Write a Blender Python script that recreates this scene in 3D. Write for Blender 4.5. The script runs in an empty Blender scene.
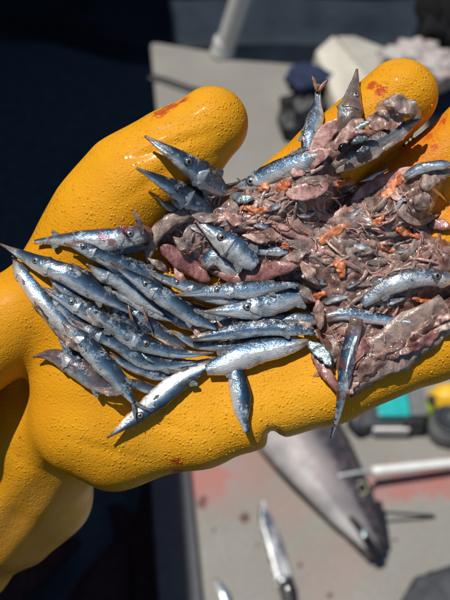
import bpy, bmesh, math, random
import numpy as np
from mathutils import Vector, Matrix, noise as mnoise
R = math.radians
random.seed(7); np.random.seed(7)
sc = bpy.context.scene
COL = sc.collection

# ------------------------------------------------------------------ camera, world, sun, exposure
PITCH = 52.0
CAM = np.array([0.0, 0.0, 1.55])
cd = bpy.data.cameras.new('camera'); cam = bpy.data.objects.new('camera', cd); COL.objects.link(cam)
cam.location = CAM; cam.rotation_euler = (R(90 - PITCH), 0, 0)
cd.sensor_fit = 'HORIZONTAL'; cd.sensor_width = 26.5; cd.lens = 52.0
cd.clip_start = 0.01; cd.clip_end = 200
cd.dof.use_dof = True; cd.dof.focus_distance = 0.325; cd.dof.aperture_fstop = 15.0
sc.camera = cam
VR = np.array([1.0, 0, 0]); VU = np.array([0, math.sin(R(PITCH)), math.cos(R(PITCH))])
VW = np.array([0, -math.cos(R(PITCH)), math.sin(R(PITCH))])      # from the hand towards the eye
SUN = -0.31 * VR + 0.60 * VU + 0.74 * VW; SUN /= np.linalg.norm(SUN)
el = math.asin(SUN[2]); az = math.atan2(SUN[0], SUN[1])
w = bpy.data.worlds.new('World'); sc.world = w; w.use_nodes = True
nt = w.node_tree; nt.nodes.clear()
sky = nt.nodes.new('ShaderNodeTexSky'); sky.sky_type = 'NISHITA'; sky.sun_disc = False
sky.sun_elevation = el; sky.sun_rotation = az; sky.air_density = 1.0; sky.dust_density = 0.6
bg = nt.nodes.new('ShaderNodeBackground'); bg.inputs[1].default_value = 0.072
wo = nt.nodes.new('ShaderNodeOutputWorld')
nt.links.new(sky.outputs[0], bg.inputs[0]); nt.links.new(bg.outputs[0], wo.inputs[0])
sd = bpy.data.lights.new('sun', 'SUN'); sd.energy = 4.5; sd.angle = R(0.53); sd.color = (1.0, 0.95, 0.87)
so = bpy.data.objects.new('sun', sd); COL.objects.link(so)
so.rotation_euler = Vector(SUN).to_track_quat('Z', 'Y').to_euler()
so.location = (0, 0, 6)
sc.view_settings.view_transform = 'Standard'; sc.view_settings.look = 'None'
sc.view_settings.exposure = 0.0; sc.view_settings.gamma = 1.0
sc.cycles.max_bounces = 8

# ------------------------------------------------------------------ frames
S = 0.33 / 883.0                       # metres per unit of the hand's frame
HC = CAM - VW * 0.33                   # origin of the hand's frame
def hw(U, V, W):
    return HC + (U * VR + V * VU + W * VW) * S
def uv(px, py, W=0.0):                 # photo position -> place in the hand's frame at height W above its plane
    k = 1 - W / 883.0
    return (px - 225) * k, (300 - py) * k
def deck(px, py, z=0.0):               # photo position -> point at height z in the world
    d = VR * (px - 225) + VU * (300 - py) - VW * 883
    return CAM + d * ((z - CAM[2]) / d[2])

# ------------------------------------------------------------------ helpers
def tag(o, label=None, cat=None, group=None, kind=None):
    if label: o['label'] = label
    if cat: o['category'] = cat
    if group: o['group'] = group
    if kind: o['kind'] = kind
    return o
def empty(name, loc):
    o = bpy.data.objects.new(name, None); o.empty_display_size = 0.01
    COL.objects.link(o); o.location = loc; return o
def link(name, verts, faces, mat, parent=None, loc=None, smooth=True, uvs=None, sub=0):
    """verts in world space; the object's origin is put at loc (or its parent's)"""
    verts = np.asarray(verts, float)
    org = np.array(parent['_loc'] if parent is not None and '_loc' in parent else (loc if loc is not None else verts.mean(0)), float)
    me = bpy.data.meshes.new(name)
    me.from_pydata((verts - org).tolist(), [], [tuple(int(i) for i in f) for f in faces])
    if uvs is not None:
        l = me.uv_layers.new(name='UVMap')
        idx = np.zeros(len(me.loops), int); me.loops.foreach_get('vertex_index', idx)
        l.data.foreach_set('uv', np.asarray(uvs, float)[idx].ravel())
    if smooth: me.polygons.foreach_set('use_smooth', [True] * len(me.polygons))
    me.materials.append(mat)
    o = bpy.data.objects.new(name, me); COL.objects.link(o)
    if parent is not None: o.parent = parent
    else: o.location = org
    o['_loc'] = org.tolist()
    if sub:
        m = o.modifiers.new('sub', 'SUBSURF'); m.levels = sub; m.render_levels = sub
    return o
def root(name, loc, label, cat, group=None):
    e = empty(name, loc); e['_loc'] = [float(c) for c in loc]; tag(e, label, cat, group); return e
def box(name, c, sx, sy, sz, mat, parent=None, ax=None, bevel=0.0, seg=2):
    """box centred on c with half sizes along the axes ax (3x3 rows)"""
    ax = np.eye(3) if ax is None else ax
    bm = bmesh.new(); bmesh.ops.create_cube(bm, size=2.0)
    for v in bm.verts: v.co = Vector((v.co.x * sx, v.co.y * sy, v.co.z * sz))
    if bevel: bmesh.ops.bevel(bm, geom=bm.edges[:], offset=bevel, segments=seg, profile=0.6, affect='EDGES')
    V = np.array([list(v.co) for v in bm.verts]) @ ax + np.array(c)
    F = [[v.index for v in f.verts] for f in bm.faces]
    bm.verts.index_update(); F = [[v.index for v in f.verts] for f in bm.faces]
    bm.free()
    o = link(name, V, F, mat, parent, loc=c, smooth=False)
    return o
def tube(name, pts, rad, mat, parent=None, n=12, flat=1.0, latv=None, loc=None):
    V, F, UV = loft(pts, [r for r in rad], [r * flat for r in rad], latv, n)
    return link(name, V, F, mat, parent, uvs=UV, loc=loc)
def resample(P, n):
    P = np.asarray(P, float)
    if len(P) == 2:
        t = np.linspace(0, 1, n)[:, None]; return P[0] * (1 - t) + P[1] * t
    Q = np.vstack([2 * P[0] - P[1], P, 2 * P[-1] - P[-2]])
    out = []
    for i in range(len(P) - 1):
        p0, p1, p2, p3 = Q[i], Q[i + 1], Q[i + 2], Q[i + 3]
        for t in np.linspace(0, 1, 24, endpoint=False):
            out.append(0.5 * (2 * p1 + (p2 - p0) * t + (2 * p0 - 5 * p1 + 4 * p2 - p3) * t * t + (3 * p1 - p0 - 3 * p2 + p3) * t ** 3))
    out.append(P[-1]); out = np.array(out)
    d = np.r_[0, np.cumsum(np.linalg.norm(np.diff(out, axis=0), axis=1))]
    s = np.linspace(0, d[-1], n)
    return np.stack([np.interp(s, d, out[:, k]) for k in range(3)], 1)
def loft(pts, hh, ww, latv=None, n=16, warp=None, dors=1, twist=None):
    """rings about a path; hh half height (across), ww half thickness (along latv)"""
    P = np.asarray(pts, float); m = len(P)
    T = np.gradient(P, axis=0); T /= np.linalg.norm(T, axis=1)[:, None] + 1e-12
    if latv is None:
        a = np.array([0, 0, 1.0]) if abs(T[:, 2].mean()) < 0.8 else np.array([1.0, 0, 0])
    else: a = np.asarray(latv, float)
    V = []; UV = []; F = []
    for i in range(m):
        t = T[i]; l = a - t * (a @ t); l /= np.linalg.norm(l) + 1e-12
        h = np.cross(l, t) * dors
        if twist is not None:
            c, s_ = math.cos(twist[i]), math.sin(twist[i]); h, l = h * c + l * s_, l * c - h * s_
        for j in range(n):
            g = 2 * math.pi * j / n
            ch, cl = math.cos(g), math.sin(g)
            k = 1.0 if warp is None else warp(i / (m - 1), ch, cl)
            V.append(P[i] + h * hh[i] * ch * k + l * ww[i] * cl * k)
            UV.append((i / (m - 1), 0.5 + 0.5 * ch))
    for i in range(m - 1):
        for j in range(n):
            F.append((i * n + j, i * n + (j + 1) % n, (i + 1) * n + (j + 1) % n, (i + 1) * n + j))
    F.append(tuple(range(n - 1, -1, -1))); F.append(tuple((m - 1) * n + j for j in range(n)))
    if dors < 0: F = [f[::-1] for f in F]
    return np.array(V), [f[::-1] for f in F], np.array(UV)
def blob(c, ax, r, n=10, m=7, wob=0.0, seed=0):
    V = []; F = []; UV = []
    rnd = random.Random(seed); ph = [rnd.uniform(0, 6) for _ in range(6)]
    for i in range(m + 1):
        th = math.pi * i / m
        for j in range(n):
            g = 2 * math.pi * j / n
            d = np.array([math.sin(th) * math.cos(g), math.sin(th) * math.sin(g), math.cos(th)])
            k = 1 + wob * (math.sin(3 * d[0] + ph[0]) + math.sin(4 * d[1] + ph[1]) + math.sin(5 * d[2] + 3 * d[0] + ph[2])) * .5
            V.append(np.array(c) + (d * np.array(r) * k) @ ax); UV.append((j / n, i / m))
    for i in range(m):
        for j in range(n):
            F.append((i * n + j, (i + 1) * n + j, (i + 1) * n + (j + 1) % n, i * n + (j + 1) % n))
    return np.array(V), F, UV

# ------------------------------------------------------------------ materials
class NT:
    def __init__(s, name):
        s.m = bpy.data.materials.new(name); s.m.use_nodes = True; s.t = s.m.node_tree
        s.b = s.t.nodes['Principled BSDF']
    def n(s, typ, **kw):
        o = s.t.nodes.new('ShaderNode' + typ)
        for k, v in kw.items(): setattr(o, k, v)
        return o
    def l(s, a, b): s.t.links.new(a, b)
    def inp(s, node, key, v):
        if isinstance(v, (int, float, tuple, list)): node.inputs[key].default_value = v
        else: s.l(v, node.inputs[key])
    def set(s, **kw):
        for k, v in kw.items(): s.inp(s.b, k.replace('_', ' '), v)
    def coord(s, which='Object'): return s.n('TexCoord').outputs[which]
    def noise(s, scale, detail=4, rough=.55, vec=None, dist=0.0, out=0):
        o = s.n('TexNoise'); s.inp(o, 'Scale', scale); s.inp(o, 'Detail', detail); s.inp(o, 'Roughness', rough); s.inp(o, 'Distortion', dist)
        if vec is not None: s.l(vec, o.inputs['Vector'])
        return o.outputs[out]
    def voro(s, scale, vec=None, feature='F1', out='Distance', smooth=None, rnd=1.0):
        o = s.n('TexVoronoi', feature=feature); s.inp(o, 'Scale', scale); s.inp(o, 'Randomness', rnd)
        if smooth is not None: s.inp(o, 'Smoothness', smooth)
        if vec is not None: s.l(vec, o.inputs['Vector'])
        return o.outputs[out]
    def ramp(s, fac, stops, interp='LINEAR'):
        o = s.n('ValToRGB'); o.color_ramp.interpolation = interp
        e = o.color_ramp.elements
        while len(e) < len(stops): e.new(0.5)
        for k, (p, c) in enumerate(stops):
            e[k].position = p; e[k].color = (c if isinstance(c, (tuple, list)) else (c, c, c)) [:3] + (1,) if isinstance(c, tuple) else (c, c, c, 1)
        s.l(fac, o.inputs[0]); return o.outputs[0]
    def mix(s, fac, a, b, typ='MIX'):
        o = s.n('Mix', data_type='RGBA', blend_type=typ)
        for k, v in ((0, fac), (6, a), (7, b)):
            if isinstance(v, tuple): v = v[:3] + (1,)
            if isinstance(v, (int, float, tuple)): o.inputs[k].default_value = v
            else: s.l(v, o.inputs[k])
        return o.outputs[2]
    def math(s, op, a, b=0.0, c=0.0, clamp=False):
        o = s.n('Math', operation=op, use_clamp=clamp)
        for k, v in enumerate((a, b, c)): 
            if isinstance(v, (int, float)): o.inputs[k].default_value = v
            else: s.l(v, o.inputs[k])
        return o.outputs[0]
    def attr(s, name, out='Fac', typ='OBJECT'):
        o = s.n('Attribute', attribute_type=typ, attribute_name=name); return o.outputs[out]
    def bump(s, h, strength, dist, normal=None):
        o = s.n('Bump'); s.inp(o, 'Strength', strength); s.inp(o, 'Distance', dist); s.l(h, o.inputs['Height'])
        if normal is not None: s.l(normal, o.inputs['Normal'])
        return o.outputs[0]
    def mapping(s, vec, scale=(1, 1, 1), loc=(0, 0, 0), rot=(0, 0, 0)):
        o = s.n('Mapping'); o.inputs['Scale'].default_value = scale; o.inputs['Location'].default_value = loc; o.inputs['Rotation'].default_value = rot
        s.l(vec, o.inputs[0]); return o.outputs[0]
    def blot(s, vec, c, r, nz, edge=.35, eat=2.2):
        """soft stain of radius r round the point c, eaten by the noise nz"""
        d = s.n('VectorMath', operation='DISTANCE'); s.l(vec, d.inputs[0]); d.inputs[1].default_value = [float(x) for x in c]
        k = s.math('DIVIDE', d.outputs['Value'], r)
        k = s.math('ADD', k, s.math('MULTIPLY', s.math('SUBTRACT', nz, .5), eat))
        return s.math('SUBTRACT', 1.0, s.math('DIVIDE', s.math('SUBTRACT', k, .6), edge), clamp=True)
def simple(name, col, rough=.5, metal=0.0, var=0.25, scale=60, bump=.2, dist=.001, coat=0.0):
    m = NT(name); v = m.coord()
    nz = m.noise(scale, 5, .6, v)
    dark = tuple(c * (1 - var) for c in col); lite = tuple(min(1, c * (1 + var)) for c in col)
    m.set(Base_Color=m.ramp(nz, [(.3, dark), (.7, lite)]), Roughness=m.ramp(nz, [(.3, max(.03, rough - .1)), (.7, min(1, rough + .1))]), Metallic=metal)
    if coat: m.set(Coat_Weight=coat, Coat_Roughness=.1)
    m.set(Normal=m.bump(m.noise(scale * 4, 4, .6, v), bump, dist))
    return m.m

M_SPEC = ('navy', 'sole')
# --- fish skin: u runs from snout to tail, v from belly (0) to back (1)
def mat_fish():
    m = NT('saury_skin'); c = m.coord('UV'); oc = m.coord('Object')
    sep = m.n('SeparateXYZ'); m.l(c, sep.inputs[0]); u, v = sep.outputs[0], sep.outputs[1]
    seed = m.attr('seed'); dark = m.attr('dark'); brown = m.attr('brown'); blood = m.attr('blood')
    comb = m.n('CombineXYZ'); m.l(seed, comb.inputs[0]); m.l(seed, comb.inputs[1]); m.l(seed, comb.inputs[2])
    va = m.n('VectorMath', operation='ADD'); m.l(oc, va.inputs[0]); m.l(comb.outputs[0], va.inputs[1]); oc = va.outputs[0]
    nz = m.noise(330, 5, .65, oc); nz2 = m.noise(900, 5, .7, oc, dist=1.0); nz3 = m.noise(150, 3, .5, oc)
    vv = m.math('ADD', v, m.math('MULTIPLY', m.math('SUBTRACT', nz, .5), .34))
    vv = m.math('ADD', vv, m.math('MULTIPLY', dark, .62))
    side = m.ramp(vv, [(.0, (.80, .77, .74)), (.26, (.74, .75, .75)), (.42, (.52, .60, .66)), (.50, (.24, .36, .48)), (.60, (.11, .20, .31)), (.76, (.04, .085, .15)), (1., (.014, .024, .042))])
    # rubbed patches: mirror flakes, dull grey, dark speckle along the back
    pt = m.noise(9, 5, .62, m.mapping(c, (1.6, .45, 1)), dist=.4)
    fl = m.math('MULTIPLY', m.ramp(nz2, [(.44, 0.), (.58, 1.)]), m.ramp(m.noise(170, 3, .6, oc), [(.52, .0), (.62, 1.)]))
    side = m.mix(m.math('MULTIPLY', fl, .75), side, (.72, .80, .86))
    side = m.mix(m.math('MULTIPLY', m.ramp(nz3, [(.53, 0.), (.66, 1.)]), .5), side, (.085, .085, .09))
    dk = m.math('MULTIPLY', m.ramp(nz2, [(.40, 1.), (.47, 0.)]), m.ramp(m.noise(130, 3, .6, oc, dist=.5), [(.48, 0.), (.60, 1.)]))
    side = m.mix(m.math('MULTIPLY', dk, .85), side, (.010, .013, .022))
    # beak goes brown
    tip = m.math('ADD', m.ramp(u, [(.05, 1.), (.17, 0.)]), m.math('MULTIPLY', brown, m.ramp(m.noise(240, 4, .6, oc), [(.30, .4), (.55, 1.)])), clamp=True)
    side = m.mix(tip, side, m.mix(nz, (.05, .035, .03), (.24, .15, .11)))
    bl = m.math('MULTIPLY', m.ramp(m.noise(210, 4, .6, oc), [(.50, 0.), (.60, 1.)]), blood)
    side = m.mix(bl, side, (.24, .045, .045))
    met = m.math('MULTIPLY', m.math('SUBTRACT', 1.0, tip), m.math('SUBTRACT', .52, m.math('MULTIPLY', v, .22)))
    sc_ = m.n('TexVoronoi', feature='F1'); m.inp(sc_, 'Scale', 1150.0); m.l(oc, sc_.inputs['Vector'])
    hgt = m.math('ADD', m.math('MULTIPLY', sc_.outputs['Distance'], .4), m.math('MULTIPLY', nz2, .4))
    str_ = m.noise(30, 3, .6, m.mapping(c, (1.2, .35, 1)))
    nrm = m.bump(hgt, .12, .0003, m.bump(nz, .26, .0009, m.bump(str_, .30, .0010)))
    m.set(Base_Color=side, Metallic=met, Roughness=m.ramp(nz, [(.35, .17), (.65, .36)]), Normal=nrm, Coat_Weight=.6, Coat_Roughness=.08, Coat_Normal=m.bump(nz, .22, .0008))
    return m.m
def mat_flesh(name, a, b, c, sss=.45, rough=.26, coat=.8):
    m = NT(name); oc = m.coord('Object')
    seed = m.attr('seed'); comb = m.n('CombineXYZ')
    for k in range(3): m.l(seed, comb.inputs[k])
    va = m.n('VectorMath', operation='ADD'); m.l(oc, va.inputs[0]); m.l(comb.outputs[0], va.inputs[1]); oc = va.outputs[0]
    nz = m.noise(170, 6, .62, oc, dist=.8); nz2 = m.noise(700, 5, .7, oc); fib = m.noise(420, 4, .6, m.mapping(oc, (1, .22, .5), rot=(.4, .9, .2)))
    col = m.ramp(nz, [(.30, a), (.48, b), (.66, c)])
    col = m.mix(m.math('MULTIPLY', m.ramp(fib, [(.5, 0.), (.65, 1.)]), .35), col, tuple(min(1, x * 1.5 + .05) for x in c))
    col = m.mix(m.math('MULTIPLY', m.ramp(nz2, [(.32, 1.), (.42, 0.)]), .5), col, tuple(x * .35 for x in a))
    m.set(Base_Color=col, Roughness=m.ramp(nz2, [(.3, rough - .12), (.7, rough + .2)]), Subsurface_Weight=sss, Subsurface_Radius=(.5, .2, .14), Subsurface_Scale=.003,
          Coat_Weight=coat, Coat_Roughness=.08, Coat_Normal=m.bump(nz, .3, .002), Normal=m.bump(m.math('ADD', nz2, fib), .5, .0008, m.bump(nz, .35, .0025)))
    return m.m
M = {}
M['fish'] = mat_fish()
M['flesh'] = mat_flesh('pink_flesh', (.15, .066, .052), (.34, .19, .155), (.58, .41, .345))
M['flesh_grey'] = mat_flesh('grey_flesh', (.085, .058, .050), (.22, .155, .13), (.42, .315, .265))
M['flesh_red'] = mat_flesh('red_flesh', (.11, .03, .03), (.23, .08, .075), (.34, .17, .15))
M['flesh_violet'] = mat_flesh('violet_flesh', (.19, .072, .062), (.39, .195, .17), (.58, .37, .33))
M['flesh_deep'] = mat_flesh('deep_flesh', (.05, .022, .018), (.15, .072, .056), (.30, .185, .15))  # darker flesh tone, so gaps between the shreds read as shade
M['jelly'] = mat_flesh('clear_tissue', (.34, .22, .20), (.58, .45, .41), (.80, .70, .65), .0, .2)
_b = M['jelly'].node_tree.nodes['Principled BSDF']; _b.inputs['Transmission Weight'].default_value = .72; _b.inputs['IOR'].default_value = 1.2
M['roe'] = mat_flesh('orange_roe', (.36, .055, .015), (.58, .15, .045), (.64, .28, .14), .5)
M['film'] = simple('silver_film', (.24, .31, .33), .25, .6, .45, 260, .4, .0010, coat=.6)
M['darkgut'] = simple('dark_gut', (.03, .035, .045), .2, 0, .4, 300, .4, .001, coat=.7)
M['iris'] = simple('fish_iris', (.36, .40, .41), .25, .4, .3, 900, .2, .0003, coat=.8)
def mat_iris():
    m = NT('fish_iris'); oi = m.n('ObjectInfo').outputs['Random']; c = m.coord()
    m.set(Base_Color=m.mix(m.ramp(m.noise(1400, 3, .6, c), [(.4, 0.), (.6, .5)]), m.ramp(oi, [(0., (.20, .22, .24)), (.35, (.42, .45, .46)), (.7, (.48, .49, .45)), (1., (.30, .25, .24))]), (.10, .08, .08)), Metallic=.45, Roughness=.28, Coat_Weight=.7, Coat_Roughness=.05)
    return m.m
M['iris'] = mat_iris()
M['pupil'] = simple('fish_pupil', (.004, .004, .006), .08, 0, 0, 300, 0, .0001)
M['socket'] = simple('eye_socket', (.05, .07, .09), .3, .2, .4, 900, .3, .0003)
M['fin'] = simple('fin_membrane', (.15, .16, .165), .3, .3, .5, 700, .6, .0006, coat=.4)
M['brownfin'] = simple('brown_beak', (.20, .10, .06), .4, 0, .5, 500, .4, .0005, coat=.4)

def mat_glove():
    m = NT('yellow_rubber'); oc = m.coord('Object')
    big = m.noise(22, 4, .55, oc); fine = m.noise(1500, 3, .6, oc); mid = m.noise(120, 5, .6, oc)
    col = m.ramp(big, [(.3, (.60, .255, .008)), (.6, (.71, .325, .013)), (.8, (.75, .37, .03))])
    col = m.mix(m.math('MULTIPLY', m.ramp(mid, [(.55, 0.), (.75, 1.)]), .25), col, (.50, .20, .01))
    # grain in voronoi nubs; leathery and low in the palm, coarse on fingers and edge
    sep = m.n('SeparateXYZ'); m.l(oc, sep.inputs[0])
    cells = m.voro(1500, m.mix(.0012, oc, m.noise(500, 2, .5, oc, out=1)), 'SMOOTH_F1', smooth=.45)
    cells2 = m.voro(700, oc, 'SMOOTH_F1', smooth=.3)
    gate = m.ramp(m.noise(30, 3, .6, oc), [(.38, .0), (.52, 1.)])
    nub = m.ramp(cells2, [(.12, 1.), (.42, 0.)])
    pick = m.n('TexVoronoi', feature='F1'); m.inp(pick, 'Scale', 700.0); m.l(oc, pick.inputs['Vector'])
    sel = m.n('SeparateColor'); m.l(pick.outputs['Color'], sel.inputs[0])
    keep = m.ramp(sel.outputs[0], [(.45, 0.), (.55, 1.)])
    drops = m.math('MULTIPLY', m.math('MULTIPLY', nub, keep), gate)
    h = m.math('ADD', m.math('MULTIPLY', m.math('SUBTRACT', 1.0, cells), .42), m.math('MULTIPLY', drops, .9))
    h = m.math('ADD', h, m.math('MULTIPLY', fine, .42))
    nrm = m.bump(h, .60, .00065, m.bump(m.noise(300, 5, .65, oc), .40, .0006, m.bump(mid, .18, .0016)))
    wet = m.ramp(m.noise(45, 4, .6, oc), [(.42, 0.), (.6, 1.)])
    rough = m.math('SUBTRACT', .50, m.math('MULTIPLY', wet, .18))
    nz = m.noise(260, 4, .6, oc)
    O = np.array(GLOVE_LOC)
    def P(px, py, W):
        W = 0.0
        for _ in range(5): U, V = uv(px, py, W); W = .5 * W + .5 * float(surf(U, V)[0])
        return hw(U, V, W) - O
    s = None
    for (px, py, W, r) in ((161, 113, -10, 7), (170, 107, -6, 7), (184, 101, -2, 5), (176, 462, -38, 5), (178, 473, -50, 6), (381, 90, 10, 5), (372, 86, 8, 4),
                           (443, 121, 10, 4), (17, 440, -150, 3), (16, 458, -160, 3), (428, 137, 14, 4), (434, 147, 14, 3)):
        k = m.blot(oc, P(px, py, W), r * S * 1.35, m.noise(330, 5, .72, m.mapping(oc, (1, 1, 1)), dist=1.2), .45, 3.6); s = k if s is None else m.math('MAXIMUM', s, k)
    col = m.mix(m.math('MULTIPLY', s, .8), col, (.40, .020, .012))
    o2 = None
    for (px, py, W, r) in ((420, 150, 14, 26), (436, 125, 12, 14), (395, 190, 4, 24), (436, 212, 5, 18)):
        k = m.blot(oc, P(px, py, W), r * S, m.noise(160, 5, .7, oc), 1.1); o2 = k if o2 is None else m.math('MAXIMUM', o2, k)
    col = m.mix(m.math('MULTIPLY', o2, .5), col, (.55, .12, .015))
    g = None                                    # grey slime wiped over the heel of the hand and the cuff
    for (px, py, W, r) in ((52, 508, -150, 34), (80, 515, -160, 26), (30, 545, -190, 34), (10, 530, -190, 30), (12, 575, -220, 44)):
        k = m.blot(oc, P(px, py, W), r * S, m.noise(90, 6, .7, m.mapping(oc, (1, 2.5, 1), rot=(0, 0, .6))), 1.2); g = k if g is None else m.math('MAXIMUM', g, k)
    col = m.mix(m.math('MULTIPLY', g, .16), col, (.30, .22, .14))
    rough = m.math('SUBTRACT', rough, m.math('MULTIPLY', g, .12))
    m.set(Base_Color=col, Roughness=rough, Normal=nrm, Specular_IOR_Level=.10, Subsurface_Weight=.03, Subsurface_Radius=(.8, .35, .05), Subsurface_Scale=.002,
          Coat_Weight=m.math('ADD', m.math('MULTIPLY', wet, .10), m.math('MULTIPLY', drops, .6), clamp=True), Coat_Roughness=.16)
    return m.m

def mat_deck():
    m = NT('grey_deck'); c = m.coord('Object')
    sp = m.noise(300, 5, .75, c); mid = m.noise(38, 5, .6, c); lo = m.noise(6, 4, .5, c)
    col = m.ramp(sp, [(.32, (.15, .146, .132)), (.5, (.235, .228, .208)), (.68, (.34, .328, .30))])
    col = m.mix(m.math('MULTIPLY', m.ramp(mid, [(.45, 0.), (.7, 1.)]), .35), col, (.25, .235, .21))
    col = m.mix(m.math('MULTIPLY', m.ramp(lo, [(.45, 0.), (.7, 1.)]), .3), col, (.36, .35, .33))
    col = m.mix(m.math('MULTIPLY', m.ramp(m.noise(150, 4, .7, c), [(.42, 0.), (.6, 1.)]), .4), col, (.13, .125, .115)); nz = m.noise(30, 5, .65, c); nzf = m.noise(110, 4, .6, c); s = None
    for (px, py, r, a) in ((207, 482, .045, .8), (222, 500, .04, .25), (285, 505, .05, .2), (245, 466, .06, .35), (400, 484, .035, .75), (430, 480, .035, .8), (450, 478, .04, .7), (375, 488, .03, .6),
                           (345, 560, .05, .15), (320, 580, .06, .12)):
        k = m.math('MULTIPLY', m.blot(c, deck(px, py), r, nz, .8, 3.6), a); s = k if s is None else m.math('MAXIMUM', s, k)
    col = m.mix(s, col, (.34, .10, .085))
    d = None
    for (px, py, r) in ((202, 503, .011), (245, 518, .011), (204, 498, .007), (258, 545, .004), (300, 565, .005), (214, 530, .004), (395, 540, .005), (330, 595, .006)):
        k = m.blot(c, deck(px, py), r, nzf, .5); d = k if d is None else m.math('MAXIMUM', d, k)
    col = m.mix(m.math('MULTIPLY', d, .9), col, (.07, .012, .012))
    m.set(Base_Color=col, Roughness=m.math('SUBTRACT', .6, m.math('MULTIPLY', s, .3)), Normal=m.bump(sp, .6, .0015, m.bump(mid, .2, .003)))
    return m.m
M['deck'] = mat_deck()
M['navy'] = simple('navy_paint', (.017, .026, .039), .6, 0, .3, 9, .15, .004)
M['sole'] = simple('navy_sole', (.058, .088, .115), .6, 0, .35, 40, .3, .003)
M['slot'] = simple('black_opening', (.002, .002, .003), .8, 0, .2, 40, 0, .001)
M['steel'] = simple('grey_white_pole', (.55, .56, .56), .35, .1, .12, 20, .1, .001, coat=.3)
M['cream'] = simple('cream_board', (.52, .49, .42), .55, 0, .12, 18, .2, .002)
M['cream2'] = simple('grey_cream_board', (.36, .35, .31), .6, 0, .15, 18, .2, .002)
M['black'] = simple('black_rubber', (.012, .013, .016), .5, 0, .4, 60, .4, .002)
M['bluecloth'] = simple('blue_cloth', (.010, .020, .060), .85, 0, .4, 90, .5, .003)
M['rag'] = None
M['white'] = simple('white_plastic', (.72, .73, .72), .4, 0, .08, 30, .05, .001)
M['teal'] = simple('teal_plastic', (.01, .36, .36), .4, 0, .15, 30, .1, .001, coat=.3)
M['darkgrey'] = simple('dark_grey_plastic', (.035, .04, .045), .5, 0, .3, 60, .3, .001)
M['grey'] = simple('grey_plastic', (.13, .14, .14), .5, 0, .2, 60, .3, .001)
M['lime'] = simple('lime_plastic', (.42, .55, .06), .4, 0, .15, 30, .1, .001)
M['yellow'] = simple('yellow_plastic', (.72, .42, .02), .4, 0, .15, 30, .1, .001)
M['blade'] = simple('steel_blade', (.42, .43, .44), .3, 1.0, .25, 40, .05, .0006)
M['edge'] = simple('ground_edge', (.85, .86, .86), .12, 1.0, .05, 90, .05, .0003)
M['sleeve'] = simple('dark_sleeve', (.02, .025, .035), .8, 0, .3, 200, .5, .002)

def rag():
    m = NT('stained_rag'); c = m.coord('Object'); n1 = m.noise(14, 5, .6, c)
    m.set(Base_Color=m.ramp(n1, [(.45, (.42, .40, .39)), (.6, (.36, .28, .27)), (.75, (.20, .10, .10))]), Roughness=.85, Normal=m.bump(m.noise(60, 5, .6, c), .6, .006))
    return m.m
M['rag'] = rag()
def mat_tuna(name, k=1.0):
    m = NT(name); c = m.coord('UV'); oc = m.coord('Object')
    sep = m.n('SeparateXYZ'); m.l(c, sep.inputs[0]); v = sep.outputs[1]
    nz = m.noise(26, 5, .6, oc); n2 = m.noise(90, 5, .65, oc)
    vv = m.math('ADD', v, m.math('MULTIPLY', m.math('SUBTRACT', nz, .5), .12))
    col = m.ramp(vv, [(0., (.50 * k, .50 * k, .51 * k)), (.16, (.48 * k, .47 * k, .47 * k)), (.24, (.24 * k, .22 * k, .23 * k)), (.48, (.17 * k, .155 * k, .165 * k)), (.55, (.09 * k, .09 * k, .105 * k)), (.60, (.012, .015, .025)), (1., (.008, .01, .016))])  # dark back widened to take in the shadow along its right edge
    col = m.mix(m.math('MULTIPLY', m.ramp(n2, [(.45, 0.), (.7, 1.)]), .4), col, (.34 * k, .24 * k, .23 * k))
    col = m.mix(m.math('MULTIPLY', m.ramp(m.noise(14, 4, .6, oc), [(.45, 0.), (.65, 1.)]), .5), col, (.11 * k, .09 * k, .10 * k))
    m.set(Base_Color=col, Metallic=.1, Roughness=m.ramp(n2, [(.3, .42), (.7, .65)]), Coat_Weight=.12, Coat_Roughness=.35, Normal=m.bump(n2, .3, .002))
    return m.m
M['mouth'] = simple('black_mouth', (.01, .008, .01), .3, 0, .3, 60, .2, .002, coat=.3)
M['tuna'] = mat_tuna('tuna_skin'); M['tuna_dark'] = mat_flesh('shade_dark_skin', (.012, .006, .008), (.034, .015, .019), (.08, .035, .038), .0, .7, 0.0)  # second skin darkened so the fish on the sunken floor look deep in shade

for _k in M_SPEC: M[_k].node_tree.nodes['Principled BSDF'].inputs['Specular IOR Level'].default_value = .15
M['tuna_dark'].node_tree.nodes['Principled BSDF'].inputs['Specular IOR Level'].default_value = .12
# ------------------------------------------------------------------ hull, deck, ground of the boat
SOLE = -0.42
def prism(name, poly, z0, z1, mat, parent=None, kind='structure', bevel=0.0):
    bm = bmesh.new()
    vs = [bm.verts.new((p[0], p[1], z0)) for p in poly]
    f = bm.faces.new(vs); bm.normal_update()
    if f.normal.z > 0: f.normal_flip()
    r = bmesh.ops.extrude_face_region(bm, geom=[f])
    for v in [g for g in r['geom'] if isinstance(g, bmesh.types.BMVert)]: v.co.z = z1
    bmesh.ops.recalc_face_normals(bm, faces=bm.faces[:])
    if bevel:
        top = [e for e in bm.edges if all(abs(v.co.z - z1) < 1e-6 for v in e.verts)]
        bmesh.ops.bevel(bm, geom=top, offset=bevel, segments=3, profile=.5, affect='EDGES')
    me = bpy.data.meshes.new(name); bm.to_mesh(me); bm.free(); me.materials.append(mat)
    for p in me.polygons: p.use_smooth = False
    o = bpy.data.objects.new(name, me); COL.objects.link(o)
    if parent: o.parent = parent
    if kind: o['kind'] = kind
    return o
def arc(c, r, a0, a1, n=8):
    return [(c[0] + r * math.cos(R(a0 + (a1 - a0) * i / n)), c[1] + r * math.sin(R(a0 + (a1 - a0) * i / n))) for i in range(n + 1)]
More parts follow.
